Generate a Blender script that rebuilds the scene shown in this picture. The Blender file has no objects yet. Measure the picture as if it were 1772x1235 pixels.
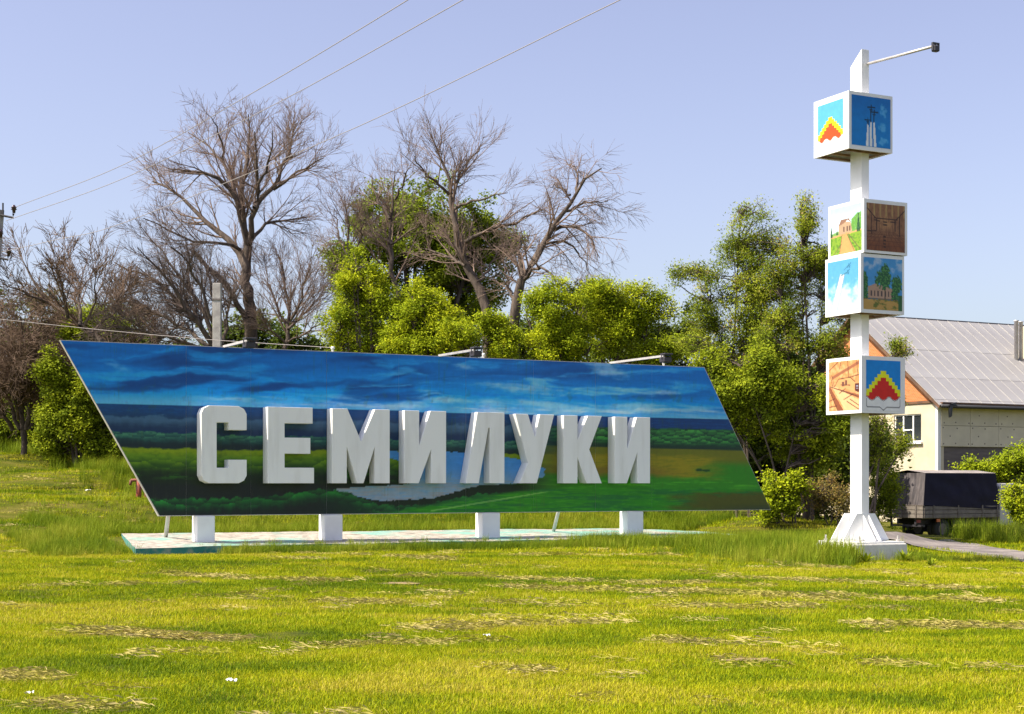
import bpy, math, random
import numpy as np
from mathutils import Vector, Matrix
R = math.radians
rng = np.random.default_rng(7)
random.seed(7)
sc = bpy.context.scene
col = sc.collection

# ---------------------------------------------------------------- camera, sky, sun, exposure
F, CX, HY, CZ = 2700.0, 886.0, 835.0, 1.7       # focal length, centre and horizon in photograph pixels, eye height
cam_d = bpy.data.cameras.new('camera'); cam = bpy.data.objects.new('camera', cam_d); col.objects.link(cam)
cam.location = (0, 0, CZ); cam.rotation_euler = (R(90), 0, 0)
cam_d.sensor_width = 36; cam_d.sensor_fit = 'HORIZONTAL'; cam_d.lens = F / 1772 * 36
cam_d.shift_y = (HY - 617.5) / 1772; cam_d.clip_start = .1; cam_d.clip_end = 3000
sc.camera = cam
SUN_AZ = math.atan2(-.951, -.309); SUN_EL = R(50)
world = bpy.data.worlds.new('World'); sc.world = world; world.use_nodes = True
wn = world.node_tree; wn.nodes.clear()
sky = wn.nodes.new('ShaderNodeTexSky'); sky.sky_type = 'NISHITA'; sky.sun_disc = False
sky.sun_elevation = SUN_EL; sky.sun_rotation = SUN_AZ; sky.altitude = 100; sky.air_density = 1.0; sky.dust_density = 2.4; sky.ozone_density = 2.6
hs = wn.nodes.new('ShaderNodeHueSaturation'); hs.inputs['Hue'].default_value = .525; hs.inputs['Saturation'].default_value = .76
bg = wn.nodes.new('ShaderNodeBackground'); bg.inputs['Strength'].default_value = .121
wo = wn.nodes.new('ShaderNodeOutputWorld')
wn.links.new(sky.outputs[0], hs.inputs['Color']); wn.links.new(hs.outputs[0], bg.inputs['Color']); wn.links.new(bg.outputs[0], wo.inputs['Surface'])
sun_d = bpy.data.lights.new('sun', 'SUN'); sun = bpy.data.objects.new('sun', sun_d); col.objects.link(sun)
sun_d.energy = 4.9; sun_d.angle = R(.53); sun_d.color = (1, .9, .72)
sdir = Vector((math.sin(SUN_AZ) * math.cos(SUN_EL), math.cos(SUN_AZ) * math.cos(SUN_EL), math.sin(SUN_EL)))
sun.rotation_euler = sdir.to_track_quat('Z', 'Y').to_euler(); sun.location = (-20, -10, 30)
sc.view_settings.view_transform = 'Standard'; sc.view_settings.look = 'None'
sc.view_settings.exposure = 0.8; sc.view_settings.gamma = 1
sc.cycles.max_bounces = 6; sc.cycles.transparent_max_bounces = 6; sc.cycles.use_denoising = True

# ---------------------------------------------------------------- helpers
def P(x, y, Y):                       # photograph pixel at a chosen distance -> world point
    return Vector(((x - CX) / F * Y, Y, CZ + (HY - y) / F * Y))
def lin(c):
    c = np.asarray(c, float) / 255.
    return np.where(c <= .04045, c / 12.92, ((c + .055) / 1.055) ** 2.4)
def L3(r, g, b): return tuple(float(v) for v in lin((r, g, b)))

def tag(o, label=None, cat=None, group=None, kind=None):
    if label: o['label'] = label
    if cat: o['category'] = cat
    if group: o['group'] = group
    if kind: o['kind'] = kind
    return o
def empty(name, loc=(0, 0, 0), rz=0, label=None, cat=None, group=None):
    o = bpy.data.objects.new(name, None); col.objects.link(o)
    o.location = loc; o.rotation_euler = (0, 0, rz); o.empty_display_size = .2
    return tag(o, label, cat, group)
def obj(name, me, mat=None, parent=None):
    o = bpy.data.objects.new(name, me); col.objects.link(o)
    if mat is not None and not me.materials: me.materials.append(mat)
    if parent is not None: o.parent = parent
    return o
class MB:                              # collects shapes for ONE part
    def __init__(s): s.v, s.f, s.m = [], [], []
    def add(s, vs, fs, mi=0):
        b = len(s.v); s.v += [tuple(v) for v in vs]; s.f += [tuple(b + i for i in f) for f in fs]; s.m += [mi] * len(fs); return s
    def box(s, x0, x1, y0, y1, z0, z1, M=None, mi=0, c=0.0):
        if c > 0:                      # bevelled box
            vs = []; 
            for x, sx in ((x0, 1), (x1, -1)):
                for y, sy in ((y0, 1), (y1, -1)):
                    for z, sz in ((z0, 1), (z1, -1)):
                        vs += [(x, y + sy * c, z + sz * c), (x + sx * c, y, z + sz * c), (x + sx * c, y + sy * c, z)]
            I = lambda i, j, k, a: (i * 4 + j * 2 + k) * 3 + a
            fs = []
            for i in (0, 1): fs.append([I(i, 0, 0, 0), I(i, 1, 0, 0), I(i, 1, 1, 0), I(i, 0, 1, 0)])
            for j in (0, 1): fs.append([I(0, j, 0, 1), I(1, j, 0, 1), I(1, j, 1, 1), I(0, j, 1, 1)])
            for k in (0, 1): fs.append([I(0, 0, k, 2), I(1, 0, k, 2), I(1, 1, k, 2), I(0, 1, k, 2)])
            for i in (0, 1):
                for j in (0, 1): fs.append([I(i, j, 0, 0), I(i, j, 1, 0), I(i, j, 1, 1), I(i, j, 0, 1)])
            for i in (0, 1):
                for k in (0, 1): fs.append([I(i, 0, k, 0), I(i, 1, k, 0), I(i, 1, k, 2), I(i, 0, k, 2)])
            for j in (0, 1):
                for k in (0, 1): fs.append([I(0, j, k, 1), I(1, j, k, 1), I(1, j, k, 2), I(0, j, k, 2)])
            for i in (0, 1):
                for j in (0, 1):
                    for k in (0, 1): fs.append([I(i, j, k, 0), I(i, j, k, 1), I(i, j, k, 2)])
        else:
            vs = [(x, y, z) for x in (x0, x1) for y in (y0, y1) for z in (z0, z1)]
            fs = [(0, 1, 3, 2), (4, 6, 7, 5), (0, 4, 5, 1), (2, 3, 7, 6), (0, 2, 6, 4), (1, 5, 7, 3)]
        if M is not None: vs = [M @ Vector(v) for v in vs]
        return s.add(vs, fs, mi)
    def prism(s, pts, h, M=None, mi=0):   # pts in x,z ; extruded along y 0..h
        n = len(pts); vs = [(x, 0, z) for x, z in pts] + [(x, h, z) for x, z in pts]
        if M is not None: vs = [M @ Vector(v) for v in vs]
        return s.add(vs, [tuple(range(n)), tuple(range(2 * n - 1, n - 1, -1))] + [((i + 1) % n, i, i + n, (i + 1) % n + n) for i in range(n)], mi)
    def tube(s, pts, r, n=8, mi=0, cap=True):
        pts = [Vector(p) for p in pts]; k = len(pts); rs = r if isinstance(r, (list, tuple)) else [r] * k
        vs = []
        for i, p in enumerate(pts):
            t = (pts[min(i + 1, k - 1)] - pts[max(i - 1, 0)]).normalized()
            ref = Vector((0, 0, 1)) if abs(t.z) < .9 else Vector((1, 0, 0))
            u = t.cross(ref).normalized(); w = t.cross(u)
            vs += [p + (u * math.cos(a) + w * math.sin(a)) * rs[i] for a in (2 * math.pi * j / n for j in range(n))]
        fs = [(i * n + j, i * n + (j + 1) % n, (i + 1) * n + (j + 1) % n, (i + 1) * n + j) for i in range(k - 1) for j in range(n)]
        if cap: fs += [tuple(range(n))[::-1], tuple((k - 1) * n + j for j in range(n))]
        return s.add(vs, fs, mi)
    def mesh(s, name, mats, smooth=False):
        import bmesh
        me = bpy.data.meshes.new(name); me.from_pydata(s.v, [], s.f)
        bm = bmesh.new(); bm.from_mesh(me); bmesh.ops.recalc_face_normals(bm, faces=bm.faces); bm.to_mesh(me); bm.free()
        for m in (mats if isinstance(mats, (list, tuple)) else [mats]): me.materials.append(m)
        me.polygons.foreach_set('material_index', s.m)
        if smooth: me.polygons.foreach_set('use_smooth', [True] * len(s.f))
        me.update(); return me
    def build(s, name, mats, parent=None, smooth=False):
        return obj(name, s.mesh(name, mats, smooth), None, parent)

def quads_mesh(name, v, f, mat, smooth=False, tint=None, colr=None):
    v = np.ascontiguousarray(v, np.float32); f = np.ascontiguousarray(f, np.int32)
    me = bpy.data.meshes.new(name); k = f.shape[1]
    me.vertices.add(len(v)); me.vertices.foreach_set('co', v.ravel())
    me.loops.add(f.size); me.loops.foreach_set('vertex_index', f.ravel())
    me.polygons.add(len(f)); me.polygons.foreach_set('loop_start', np.arange(0, f.size, k, dtype=np.int32))
    if smooth: me.polygons.foreach_set('use_smooth', np.ones(len(f), bool))
    if tint is not None:
        a = me.attributes.new('tint', 'FLOAT', 'POINT'); a.data.foreach_set('value', np.ascontiguousarray(tint, np.float32))
    if colr is not None:
        a = me.color_attributes.new('Col', 'FLOAT_COLOR', 'POINT')
        c = np.ones((len(v), 4), np.float32); c[:, :3] = colr; a.data.foreach_set('color', c.ravel())
    me.update(calc_edges=True); me.validate()
    if mat is not None: me.materials.append(mat)
    return me

# value noise
def _h(ix, iy, s):
    n = (ix.astype(np.int64) * 374761393 + iy.astype(np.int64) * 668265263 + s * 974711) & 0x7fffffff
    n = ((n ^ (n >> 13)) * 1274126177) & 0x7fffffff
    return ((n ^ (n >> 16)) & 0xffff) / 65535.
def noise(x, y, s=0):
    x = np.asarray(x, float); y = np.asarray(y, float)
    ix, iy = np.floor(x), np.floor(y); fx, fy = x - ix, y - iy
    fx = fx * fx * (3 - 2 * fx); fy = fy * fy * (3 - 2 * fy)
    a = _h(ix, iy, s); b = _h(ix + 1, iy, s); c = _h(ix, iy + 1, s); d = _h(ix + 1, iy + 1, s)
    return (a + (b - a) * fx) * (1 - fy) + (c + (d - c) * fx) * fy
def fbm(x, y, s=0, o=4):
    t = 0; a = .5; n = 0
    for i in range(o):
        t = t + a * noise(x * 2 ** i, y * 2 ** i, s + i * 17); n += a; a *= .5
    return t / n
def _g(ix, iy, s, dx, dy):
    a = _h(ix, iy, s) * 2 * np.pi; return np.cos(a) * dx + np.sin(a) * dy
def pnoise(x, y, s=0):
    x = np.asarray(x, float) + 0 * np.asarray(y, float); y = np.asarray(y, float) + 0 * x; ix, iy = np.floor(x), np.floor(y); fx, fy = x - ix, y - iy
    u = fx ** 3 * (fx * (fx * 6 - 15) + 10); v = fy ** 3 * (fy * (fy * 6 - 15) + 10)
    a = _g(ix, iy, s, fx, fy); b = _g(ix + 1, iy, s, fx - 1, fy); c = _g(ix, iy + 1, s, fx, fy - 1); d = _g(ix + 1, iy + 1, s, fx - 1, fy - 1)
    return .5 + .85 * ((a + (b - a) * u) * (1 - v) + (c + (d - c) * u) * v)
def pfbm(x, y, s=0, o=4, g=.55):
    t = 0; a = 1.; n = 0
    for i in range(o):
        t = t + a * (pnoise(x * 2.03 ** i + i * 7.3, y * 2.03 ** i + i * 3.1, s + i * 17) - .5); n += a; a *= g
    return .5 + t / n * 1.45
def crowns(x, y, s=0):                 # tree crowns seen from above and afar: lit tops, dark undersides
    ix, iy = np.floor(x), np.floor(y); best = np.full(x.shape, 9.); lit = np.zeros(x.shape)
    for i in (-1, 0, 1):
        for j in (-1, 0, 1):
            cx = ix + i + _h(ix + i, iy + j, s); cy = iy + j + _h(ix + i, iy + j, s + 5); d = np.hypot(x - cx, y - cy); m = d < best
            lit = np.where(m, np.clip(.55 - (y - cy) * .9 - .2 * d, 0, 1) * (.6 + .5 * _h(ix + i, iy + j, s + 9)), lit); best = np.minimum(best, d)
    return lit
def sst(a, b, x): t = np.clip((x - a) / (b - a), 0, 1); return t * t * (3 - 2 * t)

# ---------------------------------------------------------------- materials
def mat(name, c=(.5, .5, .5), rough=.6, metal=0, c2=None, scale=4, detail=4, lo=.35, hi=.65, bump=0, bscale=30, spec=.5, stretch=None, coat=0):
    m = bpy.data.materials.new(name); m.use_nodes = True; n = m.node_tree.nodes; l = m.node_tree.links
    b = n['Principled BSDF']; b.inputs['Base Color'].default_value = (*c, 1); b.inputs['Roughness'].default_value = rough
    b.inputs['Metallic'].default_value = metal; b.inputs['Specular IOR Level'].default_value = spec; b.inputs['Coat Weight'].default_value = coat
    tc = n.new('ShaderNodeTexCoord'); src = tc.outputs['Object']
    if stretch:
        mp = n.new('ShaderNodeMapping'); mp.inputs['Scale'].default_value = stretch; l.new(src, mp.inputs['Vector']); src = mp.outputs[0]
    if c2 is not None:
        t = n.new('ShaderNodeTexNoise'); t.inputs['Scale'].default_value = scale; t.inputs['Detail'].default_value = detail; l.new(src, t.inputs['Vector'])
        r = n.new('ShaderNodeValToRGB'); r.color_ramp.elements[0].position = lo; r.color_ramp.elements[1].position = hi
        r.color_ramp.elements[0].color = (*c, 1); r.color_ramp.elements[1].color = (*c2, 1)
        l.new(t.outputs['Fac'], r.inputs['Fac']); l.new(r.outputs[0], b.inputs['Base Color'])
    if bump:
        t = n.new('ShaderNodeTexNoise'); t.inputs['Scale'].default_value = bscale; t.inputs['Detail'].default_value = 5; l.new(src, t.inputs['Vector'])
        bp = n.new('ShaderNodeBump'); bp.inputs['Strength'].default_value = bump; bp.inputs['Distance'].default_value = .02
        l.new(t.outputs['Fac'], bp.inputs['Height']); l.new(bp.outputs[0], b.inputs['Normal'])
    return m
def tintmat(name, stops, trans=.35, rough=.55, attr='tint', inst=False, spec=.25):
    m = bpy.data.materials.new(name); m.use_nodes = True; n = m.node_tree.nodes; l = m.node_tree.links
    b = n['Principled BSDF']; b.inputs['Roughness'].default_value = rough; b.inputs['Specular IOR Level'].default_value = spec
    a = n.new('ShaderNodeAttribute'); a.attribute_name = attr; a.attribute_type = 'INSTANCER' if inst else 'GEOMETRY'
    r = n.new('ShaderNodeValToRGB'); e = r.color_ramp.elements
    while len(e) < len(stops): e.new(.5)
    for k, (p, c) in enumerate(stops): e[k].position = p; e[k].color = (*c, 1)
    l.new(a.outputs['Fac'], r.inputs['Fac']); l.new(r.outputs[0], b.inputs['Base Color'])
    if trans:
        t = n.new('ShaderNodeBsdfTranslucent'); l.new(r.outputs[0], t.inputs['Color'])
        mx = n.new('ShaderNodeMixShader'); mx.inputs[0].default_value = trans
        l.new(b.outputs[0], mx.inputs[1]); l.new(t.outputs[0], mx.inputs[2]); l.new(mx.outputs[0], n['Material Output'].inputs['Surface'])
    return m
def paintmat(name, rough=.45, wear=None):
    m = bpy.data.materials.new(name); m.use_nodes = True; n = m.node_tree.nodes; l = m.node_tree.links
    b = n['Principled BSDF']; b.inputs['Roughness'].default_value = rough; b.inputs['Specular IOR Level'].default_value = .35
    a = n.new('ShaderNodeVertexColor'); a.layer_name = 'Col'
    t = n.new('ShaderNodeTexNoise'); t.inputs['Scale'].default_value = 9; t.inputs['Detail'].default_value = 6
    r = n.new('ShaderNodeValToRGB'); r.color_ramp.elements[0].position = .3; r.color_ramp.elements[1].position = .75
    r.color_ramp.elements[0].color = (.86, .86, .86, 1); r.color_ramp.elements[1].color = (1, 1, 1, 1)
    mx = n.new('ShaderNodeMix'); mx.data_type = 'RGBA'; mx.blend_type = 'MULTIPLY'; mx.inputs[0].default_value = 1
    tc = n.new('ShaderNodeTexCoord'); l.new(tc.outputs['Object'], t.inputs['Vector'])
    l.new(t.outputs['Fac'], r.inputs['Fac']); l.new(a.outputs['Color'], mx.inputs[6]); l.new(r.outputs[0], mx.inputs[7]); l.new(mx.outputs[2], b.inputs['Base Color'])
    return m

M_white = mat('white_paint', (.84, .84, .84), .5, c2=(.74, .73, .73), scale=2.2, lo=.45, hi=.8, bump=.05, bscale=40)
M_letter = mat('letter_paint', (.92, .92, .91), .5, c2=(.74, .73, .7), scale=3.2, detail=6, lo=.5, hi=.9, bump=.06, bscale=8, stretch=(1.4, 1.4, .22))
M_trim = mat('trim_metal', (.62, .6, .58), .5, c2=(.45, .38, .33), scale=6, lo=.5, hi=.8)
M_dark = mat('dark_lamp', (.035, .032, .04), .5)
M_alu = mat('galvanised', (.6, .58, .57), .42, metal=.35, c2=(.5, .46, .44), scale=5)
M_rust = mat('rusty_inside', (.16, .075, .04), .8, c2=(.32, .2, .11), scale=3)
M_glass = mat('window_glass', (.02, .025, .03), .06, spec=.8)
M_lens = mat('lamp_lens', (.2, .2, .22), .12)
M_mural = paintmat('mural_paint', .42)
M_picture = paintmat('picture_print', .5)
M_plinthW = mat('plinth_paint', (.66, .65, .63), .8, c2=(.6, .58, .55), scale=7, lo=.45, hi=.7, bump=.4, bscale=14)
M_concrete = mat('concrete', (.42, .4, .38), .85, c2=(.3, .28, .27), scale=6, bump=.3)
M_bark = mat('bark', (.055, .04, .032), .9, c2=(.13, .098, .08), scale=9, bump=.5, bscale=25, stretch=(1, 1, .3))
M_twig = mat('dead_twig', (.27, .19, .15), .85, c2=(.15, .1, .08), scale=2.5)
M_twigb = mat('brown_thicket_twig', (.2, .13, .09), .9, c2=(.1, .065, .045), scale=2.)
M_twigd = mat('dead_twig_dark', (.15, .105, .09), .85, c2=(.08, .06, .05), scale=2.5)
M_wire = mat('wire_metal', (.3, .27, .27), .5)
# ---------------------------------------------------------------- terrain
TH = R(28); DX, DY = math.cos(TH), math.sin(TH)             # the sign, the pole, the house and the truck share this bearing
SX, SY = (275 - CX) / F * 32.6, 32.6                        # bottom left corner of the board, on its face
def sgn(u, y, z=0):                                         # sign frame -> world
    return Vector((SX + u * DX - y * DY, SY + u * DY + y * DX, z))
ctrl = []
def cp(x, y, Y): p = P(x, y, Y); ctrl.append((p.x, p.y, p.z))
for X in (-30, -12, -5, 0, 5, 12, 30):
    for Y in (-8, 4, 11.5): ctrl.append((X, Y, 0))
for x in (0, 450, 886, 1300, 1772): ctrl.append(((x - CX) / F * 20, 20, 0.03))
for X, Y in ((-5, 26), (0, 26), (4, 27), (8, 27)): ctrl.append((X, Y, .08))
cp(0, 1000, 25); cp(0, 905, 36); cp(100, 925, 34)
for u in (-2, 0, 3, 6, 9, 12): p = sgn(u, -1.5); ctrl.append((p.x, p.y, .23))
p = sgn(15, -1.2); ctrl.append((p.x, p.y, .2))
for u, z in ((-2, .5), (1, .46), (4, .44), (8, .42), (12, .38), (15, .34)): p = sgn(u, 2.9); ctrl.append((p.x, p.y, z))
for u, z in ((-2, .33), (0, .3), (2, .3), (6, .3), (10, .28)): p = sgn(u, .6); ctrl.append((p.x, p.y, z))
cp(1500, 972, 32.8); cp(1420, 962, 33); cp(1560, 966, 34); cp(1380, 945, 35)
cp(1650, 972, 34); cp(1772, 985, 31); cp(1700, 950, 40); cp(1640, 940, 44); cp(1772, 958, 38); cp(1900, 975, 36)
cp(1610, 932, 53); cp(1700, 932, 52); cp(1560, 925, 50); cp(1780, 935, 46)
ctrl += [(16, 60, .1), (22, 64, .3), (12, 66, .3), (30, 70, .4), (30, 45, 0), (20, 40, -.05)]
cp(0, 762, 60); cp(-150, 750, 64); cp(110, 785, 54); cp(200, 812, 49); cp(238, 862, 42); cp(120, 860, 42); cp(0, 850, 43)
cp(300, 850, 46); cp(450, 888, 42); cp(700, 890, 43); cp(1000, 890, 44); cp(1200, 893, 44); cp(1330, 895, 42); cp(1450, 905, 42)
cp(500, 850, 55); cp(900, 860, 56); cp(1250, 880, 54)
for X in (-120, -60, -25, 0, 25, 60, 120):
    for Y in (85, 130, 220): ctrl.append((X, Y, 3.2 if X < -20 else 1.4))
ctrl = np.array(ctrl)
def gz(X, Y):
    X = np.asarray(X, float); Y = np.asarray(Y, float); shp = np.broadcast(X, Y).shape
    x = np.broadcast_to(X, shp).ravel(); y = np.broadcast_to(Y, shp).ravel(); out = np.empty(len(x))
    for i in range(0, len(x), 20000):
        d2 = (x[i:i + 20000, None] - ctrl[:, 0]) ** 2 + (y[i:i + 20000, None] - ctrl[:, 1]) ** 2
        w = 1 / (d2 + 1.2) ** 2; out[i:i + 20000] = (w * ctrl[:, 2]).sum(1) / w.sum(1)
    out += (fbm(x * .5, y * .5, 3, 3) - .5) * .06 * sst(6, 12, np.abs(y) + 3)
    return out.reshape(shp)
def gz1(X, Y): return float(gz(np.array([X]), np.array([Y]))[0])
def G(x, y):                                                 # photograph pixel -> point on the ground, first hit along the ray
    Y = np.arange(8, 95, .1); X = (x - CX) / F * Y; h = CZ + (HY - y) / F * Y - gz(X, Y); k = int(np.argmax(h < 0)) if (h < 0).any() else len(Y) - 1
    k = max(k, 1); t = h[k - 1] / (h[k - 1] - h[k] + 1e-9); Yy = float(Y[k - 1] + .1 * np.clip(t, 0, 1))
    return Vector(((x - CX) / F * Yy, Yy, gz1((x - CX) / F * Yy, Yy)))

def axis(a, b, step, far, n):
    mid = np.arange(a, b + 1e-6, step); g = np.geomspace(step, far, n).cumsum(); g = g / g[-1] * far
    return np.concatenate([(a - g)[::-1], mid, b + g])
gx = axis(-32, 32, .5, 900, 16); gy = axis(-6, 82, .5, 1200, 16); gy = gy[gy > -80]
GX, GY = np.meshgrid(gx, gy); GZ = gz(GX, GY)
nx, ny = len(gx), len(gy); ii = np.arange(nx * ny).reshape(ny, nx)
gf = np.stack([ii[:-1, :-1], ii[:-1, 1:], ii[1:, 1:], ii[1:, :-1]], -1).reshape(-1, 4)

def lawn_tint(X, Y):                                         # 0 green .. 1 straw yellow: mowing swathes run across the view
    a = fbm(X * .35 + 3, Y * .9, 11, 4); b = fbm(X * 1.3, Y * 2.6, 23, 3); c = fbm(X * .12, Y * .35, 31, 2)
    return np.clip(.5 + (a - .5) * 1.1 + (b - .5) * .8 + (c - .5) * .7, 0, 1)
def ground_material():
    m = bpy.data.materials.new('ground_soil_and_grass'); m.use_nodes = True; n = m.node_tree.nodes; l = m.node_tree.links
    b = n['Principled BSDF']; b.inputs['Roughness'].default_value = .95; b.inputs['Specular IOR Level'].default_value = .1
    tc = n.new('ShaderNodeTexCoord')
    mp = n.new('ShaderNodeMapping'); mp.inputs['Scale'].default_value = (.5, 1.4, 1); l.new(tc.outputs['Object'], mp.inputs['Vector'])
    t = n.new('ShaderNodeTexNoise'); t.inputs['Scale'].default_value = 1.4; t.inputs['Detail'].default_value = 8; l.new(mp.outputs[0], t.inputs['Vector'])
    r = n.new('ShaderNodeValToRGB'); e = r.color_ramp.elements; e.new(.5)
    for k, (p, c) in enumerate(((.32, (.06, .085, .008)), (.5, (.12, .13, .012)), (.68, (.2, .17, .04)))): e[k].position = p; e[k].color = (*c, 1)
    l.new(t.outputs['Fac'], r.inputs['Fac'])
    t2 = n.new('ShaderNodeTexNoise'); t2.inputs['Scale'].default_value = 45; t2.inputs['Detail'].default_value = 4; l.new(tc.outputs['Object'], t2.inputs['Vector'])
    mx = n.new('ShaderNodeMix'); mx.data_type = 'RGBA'; mx.blend_type = 'MULTIPLY'; mx.inputs[0].default_value = .6
    r2 = n.new('ShaderNodeValToRGB'); r2.color_ramp.elements[0].position = .3; r2.color_ramp.elements[1].position = .65
    r2.color_ramp.elements[0].color = (.3, .3, .3, 1)
    l.new(t2.outputs['Fac'], r2.inputs['Fac']); l.new(r.outputs[0], mx.inputs[6]); l.new(r2.outputs[0], mx.inputs[7]); l.new(mx.outputs[2], b.inputs['Base Color'])
    bp = n.new('ShaderNodeBump'); bp.inputs['Strength'].default_value = .7; bp.inputs['Distance'].default_value = .05
    l.new(t2.outputs['Fac'], bp.inputs['Height']); l.new(bp.outputs[0], b.inputs['Normal'])
    return m
ground = obj('ground', quads_mesh('ground', np.stack([GX.ravel(), GY.ravel(), GZ.ravel()], 1), gf, ground_material(), True))
tag(ground, kind='structure')

def strip(name, up, lo, mt, lift, n=40, m=8):                # sheet between two pixel lines, laid on the terrain
    def line(pts, t):
        pts = [G(*q) for q in pts]; d = [0]
        for a, b in zip(pts, pts[1:]): d.append(d[-1] + (b - a).length)
        t *= d[-1]
        for i in range(len(pts) - 1):
            if t <= d[i + 1] or i == len(pts) - 2:
                return pts[i].lerp(pts[i + 1], (t - d[i]) / (d[i + 1] - d[i]))
    v = []
    for i in range(n + 1):
        a, b = line(up, i / n), line(lo, i / n)
        for j in range(m + 1): p = a.lerp(b, j / m); v.append((p.x, p.y, 0))
    v = np.array(v)
    edge = (np.arange(len(v)) % (m + 1)); jit = ((edge == 0) | (edge == m)) * (fbm(v[:, 0] * 2, v[:, 1] * 2, 5, 3) - .5) * .9; v[:, 1] += jit
    v[:, 2] = gz(v[:, 0], v[:, 1]) + lift
    ii = np.arange(len(v)).reshape(n + 1, m + 1)
    f = np.stack([ii[:-1, :-1], ii[:-1, 1:], ii[1:, 1:], ii[1:, :-1]], -1).reshape(-1, 4)
    o = obj(name, quads_mesh(name, v, f, mt, True)); tag(o, kind='structure'); return o
M_road = mat('old_asphalt', (.14, .12, .12), .9, c2=(.27, .235, .22), scale=1.5, detail=8, bump=.3, bscale=60)
strip('road', [(1480, 922), (1560, 924), (1640, 934), (1700, 945), (1772, 956), (1960, 984)], [(1480, 930), (1560, 938), (1600, 950), (1690, 962), (1772, 974), (1960, 1004)], M_road, .035)
M_dirt = mat('bare_soil', (.17, .11, .06), .95, c2=(.28, .2, .1), scale=6, bump=.5)

# ---------------------------------------------------------------- the sign board
def bplane(x, y, off=0.0):                                   # pixel -> (u, z) on the board's plane moved towards the viewer by off
    x0, y0 = SX + DY * off, SY - DX * off; k = (np.asarray(x, float) - CX) / F
    u = (k * y0 - x0) / (DX - DY * k); Y = y0 + DY * u
    return u, CZ + (HY - np.asarray(y, float)) / F * Y
def bpix(u, z):                                              # (u, z) on the face -> photograph pixel
    X = SX + DX * u; Y = SY + DY * u; return CX + F * X / Y, HY - F * (z - CZ) / Y
sign = empty('billboard_sign', sgn(0, 0, 0), TH, 'long slanted blue and green painted town sign board with big white СЕМИЛУКИ letters', 'sign')
TL, BL, BR, TR = [tuple(float(q) for q in bplane(*c)) for c in ((104, 588), (275, 893), (1334, 882), (1219, 635))]
z0 = (BL[1] + BR[1]) / 2
ztop = lambda u: TL[1] + (TR[1] - TL[1]) * (u - TL[0]) / (TR[0] - TL[0])
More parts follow.
